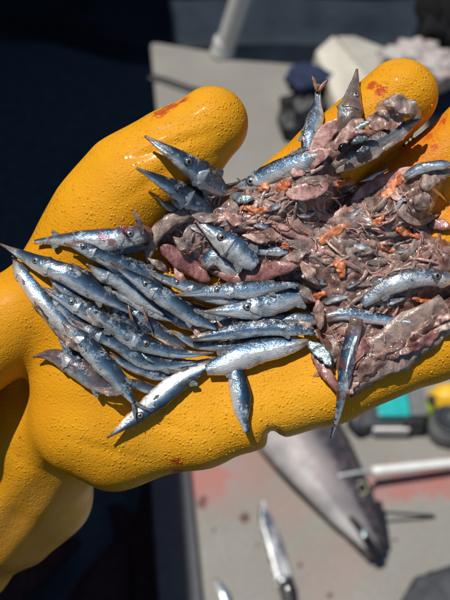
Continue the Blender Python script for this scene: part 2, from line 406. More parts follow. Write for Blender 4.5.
A = deck(150, 41)[:2]; Bc = deck(225, 51)[:2]; Cc = deck(450, 88)[:2]; D0 = deck(204, 600)[:2]; D1 = deck(198, 480)[:2]
dirL = (D0 - A) / np.linalg.norm(D0 - A); dirT = (Bc - A) / np.linalg.norm(Bc - A)
rr = .035
corner = [tuple(A + dirL * rr * (1 - math.sin(t)) ** 1.6 + dirT * rr * (1 - math.cos(t)) ** 1.6) for t in np.linspace(0, math.pi / 2, 8)]
poly = [tuple(D0 + dirL * 1.2), ] + [tuple(np.array(p)) for p in corner] + [tuple(Cc + (Cc - Bc) * 2.0), (2.2, -.7)]
prism('deck', poly, SOLE, 0.0, M['deck'], bevel=.008)
prism('cockpit_floor', [(-1.4, -1.2), (2.4, -1.2), (2.4, 3.24), (-1.4, 3.24)], SOLE - .06, SOLE - .004, M['sole'])
prism('water', [(-60, -60), (60, -60), (60, 60), (-60, 60)], -1.5, -1.0, simple('sea_water', (.01, .03, .05), .08, 0, .2, 1.5, .6, .1))
nL = np.array([dirL[1], -dirL[0]]); nL = nL if nL[0] < 0 else -nL
q0 = D0 + dirL * 1.2; q1 = np.array(deck(170, 330)[:2]); q1 = A + dirL * float((q1 - A) @ dirL)
prism('shade_strip', [tuple(q0 + nL * .002), tuple(q0 + nL * .085), tuple(q1 + nL * .085), tuple(q1 + nL * .002)][::1], SOLE, -.10, simple('shade_strip_grey', (.075, .082, .10), .6, 0, .25, 40, .3, .002), bevel=.006)  # made-up step, its slate tone standing in for the shadow strip beside the deck
# added wall that shades the floor, then the far hull side
def wall(name, p0, p1, z0, z1, t=.05, mat=None, lean=0.0):
    p0 = np.array(p0, float); p1 = np.array(p1, float); d = p1 - p0; d /= np.linalg.norm(d); n = np.array([-d[1], d[0]])
    V = []
    m = 24
    for i in range(m + 1):
        p = p0 + (p1 - p0) * i / m
        for (o_, z) in ((0, z0), (lean, z1), (lean + t, z1 + .0), (t, z0)):
            V.append((p[0] + n[0] * o_, p[1] + n[1] * o_, z))
    F = []
    for i in range(m):
        for j in range(4): F.append((i * 4 + j, (i + 1) * 4 + j, (i + 1) * 4 + (j + 1) % 4, i * 4 + (j + 1) % 4))
    F += [(3, 2, 1, 0), (m * 4, m * 4 + 1, m * 4 + 2, m * 4 + 3)]
    o = link(name, V, F, mat or M['navy'], smooth=False); return o
hs = root('hull_or_shade_wall', (0, 2.6, SOLE), 'dark navy inner hull side running behind the grey deck', 'hull side')
def hull_strip(name, prof, x0, x1, parent, wave=lambda x: 0, mat=None):
    V = []; F = []; m = 60; k = len(prof)
    for i in range(m + 1):
        x = x0 + (x1 - x0) * i / m
        for (yy, zz) in prof: V.append((x, yy + wave(x)[0], zz + wave(x)[1]))
    for i in range(m):
        for j in range(k - 1): F.append((i * k + j, (i + 1) * k + j, (i + 1) * k + j + 1, i * k + j + 1))
    return link(name, V, F, mat or M['navy'], parent)
# far bulkhead: floor -> wall -> rolled shelf with a wavy lip
wv = lambda x: (.085 * (1 - math.tanh((x + .55) * 6)) + .012 * math.sin(x * 9), 0)
hull_strip('ledge_face', [(2.60, SOLE - .01), (2.615, SOLE + .01), (2.625, -.385), (2.635, -.365)], -1.3, 2.4, hs, wv)
hull_strip('ledge', [(2.637, -.362), (2.66, -.352), (2.72, -.35), (2.80, -.345), (2.88, -.33)], -1.3, 2.4, hs, wv)
hull_strip('wall_panel', [(2.95, -.40), (2.97, -.2), (2.985, .0), (2.99, .3), (3.0, .95)], -1.3, 2.4, hs, lambda x: (wv(x)[0] * .8, 0))
hull_strip('rail_cap', [(2.98, .951), (2.96, .97), (2.96, 1.0), (3.05, 1.02), (3.25, 1.0), (3.25, .9), (3.2, -.9)], -1.3, 2.4, hs, lambda x: (0, 0), M['navy'])
for (px, py) in ((64, 20), (80, 24.5), (95, 27.5)):
    c = deck(px, py, -.347)
    V, F, UV = blob(c, np.array([[.97, -.2, 0], [.2, .97, 0], [0, 0, 1.]]), (.019, .024, .010), 14, 8)
    link('drain_slot', V, F, M['slot'], hs)
V, F, UV = blob(deck(26, 21, -.345), np.eye(3), (.085, .028, .012), 18, 8, .15)
link('dark_recess', V, F, M['slot'], hs)
shade_wall = wall('hull_or_shade_wall', (-1.16, 3.2), (-.75, -1.2), SOLE, 2.36, .06, lean=-.0)  # wall added out of view, sized so its shadow darkens the sunken floor
tag(shade_wall, 'tall navy wall added out of view on the left to shade the sunken floor', 'hull side')

# white pole standing at the deck's far edge
b = deck(215, 56); b0 = np.array([b[0] + .02, b[1] + .01, 0])
t = root('stanchion', b0, 'pale grey post rising from the far edge of the grey deck', 'post')
top = CAM + (VR * 25 + VU * 330 - VW * 883) * .0026
top = b0 + (top - b0) / np.linalg.norm(top - b0) * .9
pp = resample([b0 + [0, 0, -.002], top], 24)
tube('pole', pp, np.linspace(.027, .031, 24), M['steel'], t, 20)
V, F, UV = loft(resample([b0 + [0, 0, 0], b0 + [0.002, 0, .010], b0 + [.004, 0, .022], b0 + [.006, 0, .05]], 10), np.linspace(.036, .028, 10), np.linspace(.036, .028, 10), None, 20)
link('foot_flange', V, F, M['steel'], t)

# flat black band across the deck, from its left edge to under the thumb
sp = [deck(x, y, .006) for (x, y) in ((149, 75), (165, 80), (185, 87), (207, 93), (222, 97))]
sp = [np.r_[p[:2], .004] for p in sp]; sp[0][2] = .002
V, F, UV = loft(resample(sp, 30), [.013] * 30, [.004] * 30, (0, 0, 1), 10)
tag(link('band', V, F, M['black'], uvs=UV), 'dark flat band lying across the far corner of the grey deck', 'band')

# ------------------------------------------------------------------ far right clutter
bx = np.array([deck(346, 130, .10), deck(316, 48, .12), deck(336, 33, .12), deck(354, 36, .12), deck(415, 56, .1)])
t = root('cream_board', (deck(350, 90)[0], deck(350, 90)[1], 0), 'thick cream board lying tilted behind the fingertip', 'board')
def slab(name, quad, th, mat, parent, bevel=.004):
    q = [np.array(p, float) for p in quad]; n = np.cross(q[1] - q[0], q[3] - q[0]); n /= np.linalg.norm(n)
    if n[2] < 0: n = -n
    V = [p for p in q] + [p - n * th for p in q]
    bm = bmesh.new(); vs = [bm.verts.new(Vector(v)) for v in V]
    for f in ((0, 1, 2, 3), (7, 6, 5, 4), (0, 4, 5, 1), (1, 5, 6, 2), (2, 6, 7, 3), (3, 7, 4, 0)): bm.faces.new([vs[i] for i in f])
    bmesh.ops.recalc_face_normals(bm, faces=bm.faces[:])
    bmesh.ops.bevel(bm, geom=bm.edges[:], offset=bevel, segments=3, profile=.5, affect='EDGES')
    bm.verts.index_update()
    VV = [list(v.co) for v in bm.verts]; FF = [[v.index for v in f.verts] for f in bm.faces]; bm.free()
    return link(name, VV, FF, mat, parent, smooth=False)
slab('front_panel', [deck(348, 132, .10), deck(316, 50, .14), deck(334, 34, .15), deck(390, 100, .10)], .07, M['cream'], t, .008)
slab('top_panel', [deck(391, 101, .101), deck(336, 35, .152), deck(355, 35, .15), deck(462, 76, .10)], .07, M['cream2'], t, .008)
# rag
def heap(name, c, r, mat, seed, amp=.35, n=26, m=18, parent=None, freq=3.0):
    V, F, UV = blob((0, 0, 0), np.eye(3), (1, 1, 1), n, m)
    out = []
    for v in V:
        k = 1 + amp * mnoise.noise(Vector(v * freq * .5 + seed)) + amp * .5 * mnoise.noise(Vector(v * freq * 1.3 + seed))
        out.append(np.array(c) + v * k * np.array(r))
    return link(name, out, F, mat, parent)
c = deck(418, 60, .15); tag(heap('rag', c, (.085, .05, .035), M['rag'], 3.1, .6, 40, 26, freq=6), 'crumpled white rag with pink stains beside the cream board', 'rag')
c = deck(442, 72, .15); tag(heap('rag', c, (.06, .04, .03), M['rag'], 5.1, .6, 40, 26, freq=6), 'smaller white rag at the right edge of the photo', 'rag')
c = deck(446, 20, .25); tag(heap('black_bag', (c[0] + .04, c[1] + .10, .2), (.085, .08, .13), M['black'], 8.1, .4, 36, 24, freq=4), 'shiny black bag at the far right beyond the rags', 'bag')
c = deck(312, 84, .05); t = root('shoe', (c[0], c[1], 0), 'black shoe with a blue cuff lying on the deck left of the cream board', 'shoe')
heap('blue_cuff', deck(311, 80, .10), (.066, .042, .035), M['bluecloth'], 1.7, .35, 30, 20, t)
heap('black_upper', deck(309, 104, .045), (.062, .068, .045), M['black'], 2.9, .4, 30, 20, t)
heap('black_tongue', deck(290, 122, .03), (.03, .055, .03), M['black'], 4.9, .5, 24, 16, t)
heap('black_heel', deck(345, 118, .03), (.05, .05, .03), M['black'], 6.2, .3, 24, 16, t)
c = deck(446, 98, .03); tag(heap('blue_cloth', c, (.06, .04, .03), M['bluecloth'], 9.4, .4, 30, 20), 'dark blue cloth between the two yellow fingers at the right edge', 'cloth')

# ------------------------------------------------------------------ lower right clutter
gx = deck(372, 434)
t = root('tackle_box', (deck(395, 436)[0], deck(395, 436)[1], 0), 'dark tackle box with a white front strip and teal lid', 'box')
def P2(px, y_front, z): # point at pixel column px standing on world y
    return np.array([px, y_front, z])
y0 = deck(395, 436)[1]; x0 = deck(364, 434)[0]; x1 = deck(421, 434)[0]
xc = (x0 + x1) / 2; hx = (x1 - x0) / 2
box('case', (xc, y0 + .06, .022), hx, .06, .022, M['darkgrey'], t, bevel=.006)
box('front_strip', (xc - .008, y0 - .003, .024), hx * .62, .003, .012, M['white'], t, bevel=.002)
box('lid', (xc - .004, y0 + .055, .054), hx * .55, .045, .008, M['teal'], t, bevel=.004)
box('side_block', (xc + hx * .78, y0 + .05, .056), .016, .04, .010, M['grey'], t, bevel=.005)
for k in range(3): box('latch', (xc + hx * (.3 + .22 * k), y0 + .004, .05), .006, .006, .005, M['black'], t, bevel=.001)
c = deck(443, 430, .03)
t = root('grey_bucket', (c[0], c[1], 0), 'round grey tub with a rubber rim at the right edge below the glove', 'tub')
def lathe(name, c, prof, mat, parent, n=32):
    V = []; F = []; m = len(prof)
    for (r, z) in prof:
        for j in range(n):
            a = 2 * math.pi * j / n; V.append((c[0] + r * math.cos(a), c[1] + r * math.sin(a), c[2] + z))
    for i in range(m - 1):
        for j in range(n): F.append((i * n + j, i * n + (j + 1) % n, (i + 1) * n + (j + 1) % n, (i + 1) * n + j))
    F.append(tuple(range(n - 1, -1, -1))); F.append(tuple((m - 1) * n + j for j in range(n)))
    return link(name, V, F, mat, parent)
lathe('body', (c[0] + .01, c[1] + .01, 0), [(.030, .0), (.036, .004), (.038, .03), (.036, .045), (.030, .05), (.004, .05)], M['grey'], t)
lathe('rim', (c[0] + .01, c[1] + .01, .0505), [(.030, 0), (.033, .003), (.031, .006), (.026, .006), (.025, .002)], M['darkgrey'], t)
c = deck(428, 416, .03)
t = root('lime_bottle', (c[0], c[1], 0), 'small lime green bottle standing between the tackle box and the grey tub', 'bottle')
lathe('body', (c[0], c[1] + .01, 0), [(.012, .0), (.014, .003), (.014, .055), (.008, .066), (.007, .068)], M['lime'], t, 24)
lathe('cap', (c[0], c[1] + .01, .0685), [(.008, 0), (.0085, .002), (.0085, .012), (.006, .014)], M['black'], t, 20)
c = deck(446, 398, .03)
tag(heap('yellow_float', (c[0], c[1], .03), (.035, .03, .03), M['yellow'], 11.4, .12, 24, 16), 'yellow rubber float lying behind the grey tub at the right edge', 'float')
c = deck(362, 428, .02); tag(heap('dark_cloth', (c[0], c[1] + .02, .02), (.03, .03, .02), M['darkgrey'], 12.4, .4, 24, 16), 'small dark crumpled cloth left of the tackle box', 'cloth')

# ------------------------------------------------------------------ knife
def knife():
    zb = .012
    tip = deck(263, 502, zb); hb = deck(286, 584, zb); he = deck(300, 640, zb + .004)
    t = root('knife', tuple(hb * [1, 1, 0]), 'fillet knife with a shiny blade and black riveted handle lying on the deck', 'knife')
    ax = hb - tip; L = np.linalg.norm(ax); ax /= L; pr = np.cross(ax, [0, 0, 1]); pr /= np.linalg.norm(pr)  # to the left of travel
    n = 26; V = []; F = []
    for i in range(n + 1):
        u = i / n
        w1 = .0165 * min(1, (u / .22)) ** .55 if u > 0 else .0005           # edge side (bowed)
        w2 = .0125 * min(1, (u / .45)) ** .8 if u > 0 else .0005
        c0 = tip + ax * L * u
        s = 1 if True else 0
        V += [c0 - pr * (-w1), c0 - pr * (-w1 * .55) + np.array([0, 0, .0012]), c0 - pr * w2 + np.array([0, 0, .0014]), c0 - pr * w2 - np.array([0, 0, .0012]), c0 + pr * w1 * .55 - np.array([0, 0, .0012])]
    k = 5
    for i in range(n):
        for j in range(k): F.append((i * k + j, i * k + (j + 1) % k, (i + 1) * k + (j + 1) % k, (i + 1) * k + j))
    F += [(4, 3, 2, 1, 0), tuple(n * k + j for j in range(k))]
    bl = link('blade', V, F, M['blade'], t, smooth=False)
    # bright ground edge
    V = []; F = []
    for i in range(n + 1):
        u = i / n; w1 = .0170 * min(1, (u / .22)) ** .55 if u > 0 else .0006
        c0 = tip + ax * L * u
        V += [c0 + pr * (w1 - .0035 * min(1, u * 6 + .1)) + np.array([0, 0, .0013]), c0 + pr * (w1 + .0002) + np.array([0, 0, .0003]), c0 + pr * (w1 - .002) - np.array([0, 0, .0009])]
    for i in range(n):
        for j in range(3): F.append((i * 3 + j, i * 3 + (j + 1) % 3, (i + 1) * 3 + (j + 1) % 3, (i + 1) * 3 + j))
    link('cutting_edge', V, F, M['edge'], bl, smooth=False)
    hp_ = resample([hb - ax * .006, hb + ax * .01, (hb + he) / 2 + pr * .002, he], 20)
    prof = [.011, .0135, .0145, .0145, .014, .0135, .013, .0125, .0125, .0125, .013, .0135, .014, .0145, .015, .0155, .016, .0155, .0145, .010]
    V, F, UV = loft(hp_, prof, [p * .62 for p in prof], (0, 0, 1), 16); h = link('handle', V, F, M['black'], t)
    for k_ in (3, 8, 13):
        p = hp_[k_] + np.array([0, 0, prof[k_] * .62]); V, F, UV = blob(p, np.eye(3), (.0035, .0035, .0014), 12, 6); link('rivet', V, F, M['edge'], h)
    V, F, UV = loft(resample([hb - ax * .012, hb - ax * .004], 4), [.014] * 4, [.006] * 4, (0, 0, 1), 12); link('bolster', V, F, M['blade'], t)
knife()

# ------------------------------------------------------------------ tuna and dark fish
def bigfish(name, label, path, hh, mats, lat=(0, 0, 1), dors=1, thick=.62, eye=None, group=None, jaw=None, cat='fish', fin=True, gill=.3):
    P = resample(path, 44); n = len(P)
    tt = np.linspace(0, 1, len(hh)); H = np.interp(np.linspace(0, 1, n), tt, hh)
    def warp(u, ch, cl):
        k = 1.0
        if cl > .1: k += .035 * math.exp(-((u - gill - .04 * ch) / .012) ** 2) - .03 * math.exp(-((u - gill - .03 - .04 * ch) / .014) ** 2)
        return k
    V, F, UV = loft(P, H, H * thick, lat, 36, warp, dors)
    t = root(name, tuple(P[n // 2] * [1, 1, 0] + np.array([0, 0, min(0, 0)])) if P[:, 2].min() > -.1 else tuple(P[n // 2] - [0, 0, .05]), label, cat, group)
    body = link('body', V, F, mats, t, uvs=UV)
    T = np.gradient(P, axis=0); T /= np.linalg.norm(T, axis=1)[:, None]
    lat = np.array(lat, float)
    def at(u, s):
        i = min(n - 1, int(u * (n - 1))); h = np.cross(lat, T[i]) * dors; h /= np.linalg.norm(h)
        l = np.cross(T[i], h); l = l if l @ lat > 0 else -l
        return P[i] + h * H[i] * s + l * H[i] * thick * math.sqrt(max(0, 1 - s * s)), h, l, T[i]
    if eye:
        p, h, l, tg = at(eye[0], eye[1]); ax = np.array([tg, h, l * .8 + h * .0]); r = eye[2]
        V, F, UV = blob(p, ax, (r * 1.45, r * 1.3, r * .35), 18, 8); e = link('eye', V, F, M['eyering'], t)
        V, F, UV = blob(p + l * r * .2, ax, (r * 1.05, r * .98, r * .42), 16, 8); link('pupil', V, F, M['pupil'], e)
    return t, at, P, H
M['eyering'] = simple('pale_eye_ring', (.50, .47, .30), .3, .1, .3, 300, .2, .001, coat=.5)
def zp(px, py, z): return deck(px, py, z)
tz = .062
path = [zp(379, 552, .035), zp(356, 515, .045), zp(330, 475, tz), zp(305, 440, .066), zp(275, 396, .066), zp(240, 345, .062), zp(205, 295, .05), zp(180, 260, .035)]
tuna, at, TP, TH = bigfish('tuna', 'silver grey tuna with a dark back lying on its side on the bloodied deck', path,
    [.014, .034, .050, .061, .071, .079, .085, .088, .09, .09, .088, .082, .07, .055, .038, .02, .012], M['tuna'], dors=-1, eye=(.15, .50, .0095), gill=.36)
# lower jaw, hanging open
j0 = zp(371, 559, .022); j1 = zp(352, 527, .03)
V, F, UV = loft(resample([j0, (j0 + j1) / 2, j1], 12), np.linspace(.006, .022, 12), np.linspace(.005, .018, 12), (0, 0, 1), 14, None, 1); link('lower_jaw', V, F, M['tuna'], tuna, uvs=UV)
V, F, UV = loft(resample([zp(350, 517, .074), zp(362, 532, .066), zp(377, 556, .038)], 14), np.linspace(.003, .012, 14), [.010] * 14, (0, 0, 1), 14); link('mouth_opening', V, F, M['mouth'], tuna)
V, F, UV = blob(zp(364, 533, .078), np.eye(3), (.005, .010, .003), 12, 8, .2); link('mouth_glint', V, F, M['film'], tuna)  # pale blob set as the highlight in the mouth
j0 = zp(386, 546, .022); j1 = zp(372, 505, .03); 
V, F, UV = loft(resample([j0, (j0 + j1) / 2, j1], 12), np.linspace(.006, .020, 12), np.linspace(.005, .02, 12), (0, 0, 1), 14); link('upper_jaw', V, F, M['black'], tuna, uvs=UV)
# tail
e0 = TP[-1]; dT = TP[-1] - TP[-4]; dT /= np.linalg.norm(dT); pT = np.cross([0, 0, 1], dT)
def plate(name, pts, th, mat, parent, nrm=(0, 0, 1)):
    nrm = np.array(nrm, float); m = len(pts)
    V = [np.array(p) + nrm * th for p in pts] + [np.array(p) - nrm * th for p in pts]
    F = [tuple(range(m)), tuple(range(2 * m - 1, m - 1, -1))] + [(i, m + i, m + (i + 1) % m, (i + 1) % m) for i in range(m)]
    return link(name, V, F, mat, parent, smooth=False)
plate('tail_fin', [e0 - pT * .01, e0 + dT * .03 - pT * .06, e0 + dT * .10 - pT * .12, e0 + dT * .05 - pT * .03, e0 + dT * .045, e0 + dT * .05 + pT * .03, e0 + dT * .10 + pT * .12, e0 + dT * .03 + pT * .06, e0 + pT * .01], .003, M['tuna_dark'], tuna)
p, h, l, tg = at(.42, -.1)
plate('pectoral_fin', [p + l * .004, p + l * .006 + tg * .05 + h * .012, p + l * .004 + tg * .11 + h * .002, p + l * .004 + tg * .05 - h * .008], .0015, M['tuna_dark'], tuna)
# gaff pole laid over the tuna's back, and a thin dark rod
a = deck(372, 471, .05); bb = deck(500, 458, .03)
t = root('gaff', (a[0] + .1, a[1], .0), 'white gaff pole resting with its thin tip against the tuna', 'gaff')
tube('shaft', resample([a, bb], 14), [.0085] * 14, M['white'], t, 14)
p0 = deck(338, 476, .1); 
tube('hook', resample([a + (bb - a) * -.0, deck(355, 473, .09), p0], 10), np.linspace(.005, .0025, 10), M['steel'], t, 10)
a = deck(364, 511, .05); bb = deck(434, 516, .006)
tag(tube('rod', resample([a, bb], 12), np.linspace(.0022, .0032, 12), M['black'], None, 8), 'thin dark rod leading from the head of the tuna', 'rod')
# dark lump added as the soft shadow in the bottom right corner
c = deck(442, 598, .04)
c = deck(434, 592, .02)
tag(heap('shadow_lump', (c[0] + .015, c[1] - .045, .036), (.075, .085, .035), simple('shadow_grey', (.045, .05, .06), .7, 0, .3, 60, .4, .002), 21.0, .3, 30, 20), 'dark grey lump standing in for a soft shadow in the lower right corner', 'shadow_lump')

# dark catch in the sunken floor at the lower left
zf = SOLE
def pf(px, py, z): return deck(px, py, z)
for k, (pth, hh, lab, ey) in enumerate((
    ([pf(124, 540, -.26), pf(112, 570, -.26), pf(96, 620, -.27), pf(80, 700, -.3)], [.012, .04, .06, .07, .075, .07, .06], 'fish head with skin darkened for shade, pointing away in the sunken floor', None),
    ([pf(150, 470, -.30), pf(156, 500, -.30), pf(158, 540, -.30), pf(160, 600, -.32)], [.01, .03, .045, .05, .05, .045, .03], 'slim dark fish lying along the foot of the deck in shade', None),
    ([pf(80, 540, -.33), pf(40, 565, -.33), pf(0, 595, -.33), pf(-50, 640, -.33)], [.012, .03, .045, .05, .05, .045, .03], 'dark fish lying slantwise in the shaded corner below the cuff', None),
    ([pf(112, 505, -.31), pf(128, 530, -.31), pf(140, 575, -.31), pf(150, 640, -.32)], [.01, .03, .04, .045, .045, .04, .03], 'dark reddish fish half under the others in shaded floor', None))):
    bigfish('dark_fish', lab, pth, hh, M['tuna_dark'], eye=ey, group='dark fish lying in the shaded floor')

# ------------------------------------------------------------------ the glove (one continuous surface from a smooth distance field)
CAPS = []   # (a, b, ra, rb, k)
def cap(a, b, ra, rb, k=14.0):
    def c3(p): U, V = uv(*p); return np.array([U, V, p[2]], float)
    CAPS.append((c3(a), c3(b), ra * (1 - a[2] / 883), rb * (1 - b[2] / 883), k))
# thumb
cap((211, 124, -6), (172, 158, -12), 37.5, 45, 10)
cap((172, 158, -12), (136, 188, -22), 45, 54, 16)
cap((136, 188, -22), (110, 224, -34), 54, 57, 18)
cap((110, 224, -34), (66, 290, -46), 57, 49, 22)
cap((48, 300, -40), (-70, 372, -40), 46, 56, 20)
# heel and edge of the hand
cap((86, 330, -52), (88, 418, -62), 55, 56, 20)
cap((88, 418, -62), (116, 434, -66), 56, 53, 8)
cap((116, 440, -58), (200, 426, -44), 45, 40, 18)
cap((200, 426, -44), (246, 410, -38), 40, 39, 14)
cap((246, 410, -38), (330, 384, -34), 39, 39, 12)
cap((330, 384, -34), (430, 342, -26), 39, 39, 12)
cap((430, 342, -26), (540, 294, -16), 39, 38, 12)
cap((540, 286, -22), (640, 240, 0), 44, 38, 12)
# palm slab
cap((120, 300, -56), (330, 270, -60), 56, 52, 22)
cap((120, 360, -62), (330, 325, -60), 58, 52, 26)
cap((150, 400, -56), (330, 350, -54), 47, 45, 26)
cap((90, 262, -56), (110, 400, -62), 54, 58, 30)
cap((160, 240, -58), (280, 225, -54), 50, 46, 22)
# fingers
cap((262, 216, -42), (330, 158, -26), 39, 38, 12)
cap((330, 158, -26), (400, 96, -8), 38, 37, 8)
cap((330, 258, -50), (400, 200, -36), 40, 39, 10)
cap((400, 200, -36), (480, 134, -16), 39, 38, 8)
cap((480, 134, -16), (560, 66, 10), 38, 35, 8)
cap((350, 320, -52), (420, 262, -40), 40, 38, 10)
cap((420, 262, -40), (510, 190, -22), 38, 37, 8)
cap((510, 190, -22), (590, 126, 0), 37, 34, 8)
# wrist and forearm, dropping steeply away from the eye
cap((62, 412, -140), (6, 476, -250), 70, 84, 26)
cap((6, 476, -250), (-90, 532, -400), 84, 104, 24)
cap((-90, 532, -400), (-220, 590, -620), 104, 125, 20)
def sdf(X, Y, Z):
    d = None
    for (a, b, ra, rb, k) in CAPS:
        ab = b - a; L2 = float(ab @ ab)
        px, py, pz = X - a[0], Y - a[1], Z - a[2]
        h = np.clip((px * ab[0] + py * ab[1] + pz * ab[2]) / L2, 0, 1)
        dd = np.sqrt((px - ab[0] * h) ** 2 + (py - ab[1] * h) ** 2 + (pz - ab[2] * h) ** 2) - (ra + (rb - ra) * h)
        if d is None: d = dd
        else:
            hh = np.maximum(k - np.abs(d - dd), 0) / k
            d = np.minimum(d, dd) - hh * hh * k * .25
    # folds and soft unevenness of the rubber
    d = d + .8 * np.sin(X * .035 + 1.3 * np.sin(Y * .03)) * np.sin(Y * .052 + .8) * np.cos(Z * .04)
    # palm hollow
    r2 = ((X - 10) / 150) ** 2 + ((Y + 10) / 95) ** 2
    d = d + 16 * np.exp(-r2 * 1.3) * np.exp(-((Z - 0) / 60) ** 2)
    # creases where the thumb bends
    for (cx, cy, nx, ny, dp, wd) in ((-45, 150, .35, -.93, 2.2, 4.0), (-62, 120, .55, -.83, 2.4, 5.0), (-75, 142, .3, -.95, 1.2, 4.0), (165, 190, -.7, .7, 1.5, 4), (-32, 128, .5, -.87, 1.3, 3.0), (-60, 163, .3, -.95, 1.6, 3.5), (128, 172, -.6, .8, 1.3, 4), (-150, -20, .9, .3, 1.5, 5), (-120, -150, .3, .95, 1.6, 4), (-60, -125, .2, .97, 1.2, 4)):
        q = (X - cx) * nx + (Y - cy) * ny; s_ = np.abs(-(X - cx) * ny + (Y - cy) * nx)
        d = d + dp * np.exp(-(q / wd) ** 2) * np.exp(-(s_ / 38) ** 2)
    q = (X - 50) * .9 + (Y + 142) * .43; r_ = -(X - 50) * .43 + (Y + 142) * .9
    d = d + 15 * np.exp(-(q / 7) ** 2 - (np.minimum(r_ - 4, 0) / 40) ** 2 - (np.maximum(r_ - 4, 0) / 7) ** 2)
    # long wrinkles of the cuff
    cf = 1 / (1 + np.exp((Z + 80) / 12))
    d = d + cf * (3.2 * np.sin((X * .62 + Y * .5) * .085 + 1.1 * np.sin((X - Y) * .022)) + 1.3 * np.sin((X - Y * .8) * .12))
    return d
def surface_nets(f, lo, hi, step):
    ax = [np.arange(lo[k], hi[k] + step, step, dtype=np.float32) for k in range(3)]
    X, Y, Z = np.meshgrid(*ax, indexing='ij'); D = f(X, Y, Z).astype(np.float32)
    n = D.shape; acc = np.zeros((n[0] - 1, n[1] - 1, n[2] - 1, 3), np.float32); cnt = np.zeros(acc.shape[:3], np.float32)
    def sl(o): return tuple(slice(o[k], n[k] - 1 + o[k]) for k in range(3))
    corners = [(i, j, k) for i in (0, 1) for j in (0, 1) for k in (0, 1)]
    for a in corners:
        for e in range(3):
            if a[e]: continue
            b_ = list(a); b_[e] = 1
            da, db = D[sl(a)], D[sl(b_)]; m = (da < 0) != (db < 0)
            t_ = np.where(m, da / np.where(m, da - db, 1), 0)
            for q in range(3): acc[..., q] += np.where(m, a[q] + (t_ if q == e else 0), 0)
            cnt += m
    act = cnt > 0; idx = -np.ones(act.shape, np.int64); idx[act] = np.arange(act.sum())
    I = np.argwhere(act); V = acc[act] / cnt[act][:, None] + I
    V = V * step + np.array(lo, np.float32)
    F = []
    for e in range(3):
        u_, v_ = (e + 1) % 3, (e + 2) % 3
        s0 = [slice(1, n[k] - 1) for k in range(3)]; s0[e] = slice(0, n[e] - 1); s1 = list(s0); s1[e] = slice(1, n[e])
        d0, d1 = D[tuple(s0)], D[tuple(s1)]
        for inside in (True, False):
            m = (d0 < 0) & (d1 >= 0) if inside else (d0 >= 0) & (d1 < 0)
            P = np.argwhere(m)
            for k in range(3):
                if k != e: P[:, k] += 1
            def g(du, dv):
                Q = P.copy(); Q[:, u_] -= du; Q[:, v_] -= dv; return idx[Q[:, 0], Q[:, 1], Q[:, 2]]
            q = np.stack([g(1, 1), g(0, 1), g(0, 0), g(1, 0)], 1)
            F.append(q if inside else q[:, ::-1])
    return V, np.vstack(F)
GLOVE_LOC = [float(x) for x in hw(*uv(130, 400, -60), -60)]
def to_world(V):
    V = np.asarray(V, float)
    return HC + S * (V[:, :1] * VR + V[:, 1:2] * VU + V[:, 2:] * VW)
gv, gf = surface_nets(sdf, (-520, -560, -640), (350, 270, 52), 3.6)
# height of the glove under a place of the hand's frame
gz = np.arange(60, -420, -2.0)
def surf(U, V):
    U = np.atleast_1d(np.asarray(U, float)); V = np.atleast_1d(np.asarray(V, float))
    D = sdf(U[:, None] + 0 * gz, V[:, None] + 0 * gz, gz[None, :] + 0 * U[:, None])
    ins = D < 0; out = np.full(len(U), -80.0)
    for i in range(len(U)):
        k = np.argmax(ins[i])
        if ins[i, k] and k > 0:
            a, b_ = D[i, k - 1], D[i, k]; out[i] = gz[k - 1] - 2.0 * a / (a - b_)
    return out
person = root('person', GLOVE_LOC, "person's open left hand in a yellow rubber work glove, cradling small fish and shredded flesh", 'person')
M['glove'] = mat_glove()
link('glove', to_world(gv), gf, M['glove'], person)
# sleeve round the forearm, outside the picture
s0 = np.array([*uv(-130, 590, -570), -570.]); s1 = np.array([*uv(-190, 640, -740), -740.])
sl = to_world(np.array([s0 + (s1 - s0) * k for k in np.linspace(-.1, 3.0, 16)]))
V, F, UV = loft(sl, [.066 + .002 * math.sin(k * 2) for k in range(16)], [.066] * 16, None, 28); link('sleeve', V, F, M['sleeve'], person)

# ------------------------------------------------------------------ the heap of shredded flesh
HEAP = [(152, 242), (165, 215), (196, 192), (238, 176), (280, 158), (318, 140), (345, 128), (385, 138), (352, 160), (338, 176), (352, 190), (385, 182), (420, 168), (444, 178), (436, 212), (432, 236), (470, 250), (472, 300), (440, 318), (410, 352),
        (372, 384), (350, 398), (334, 366), (318, 338), (306, 300), (268, 282), (214, 278), (172, 268)]
hpoly = np.array([uv(*p) for p in HEAP])
def poly_dist(P, poly):
    P = np.asarray(P, float); n = len(poly); d = np.full(len(P), 1e9); ins = np.zeros(len(P), bool)
    for i in range(n):
        a, b_ = poly[i], poly[(i + 1) % n]; ab = b_ - a
        t_ = np.clip(((P - a) @ ab) / (ab @ ab), 0, 1)[:, None]
        d = np.minimum(d, np.linalg.norm(P - a - ab * t_, axis=1))
        c_ = ((a[1] > P[:, 1]) != (b_[1] > P[:, 1])) & (P[:, 0] < (b_[0] - a[0]) * (P[:, 1] - a[1]) / (b_[1] - a[1] + 1e-9) + a[0]); ins ^= c_
    return np.where(ins, d, -d)
ux = np.arange(-80, 256, 2.2); vy = np.arange(-106, 180, 2.2)
GX, GY = np.meshgrid(ux, vy, indexing='ij'); PX = np.stack([GX.ravel(), GY.ravel()], 1)
GS = surf(PX[:, 0], PX[:, 1]).reshape(GX.shape)
GD = poly_dist(PX, hpoly).reshape(GX.shape)
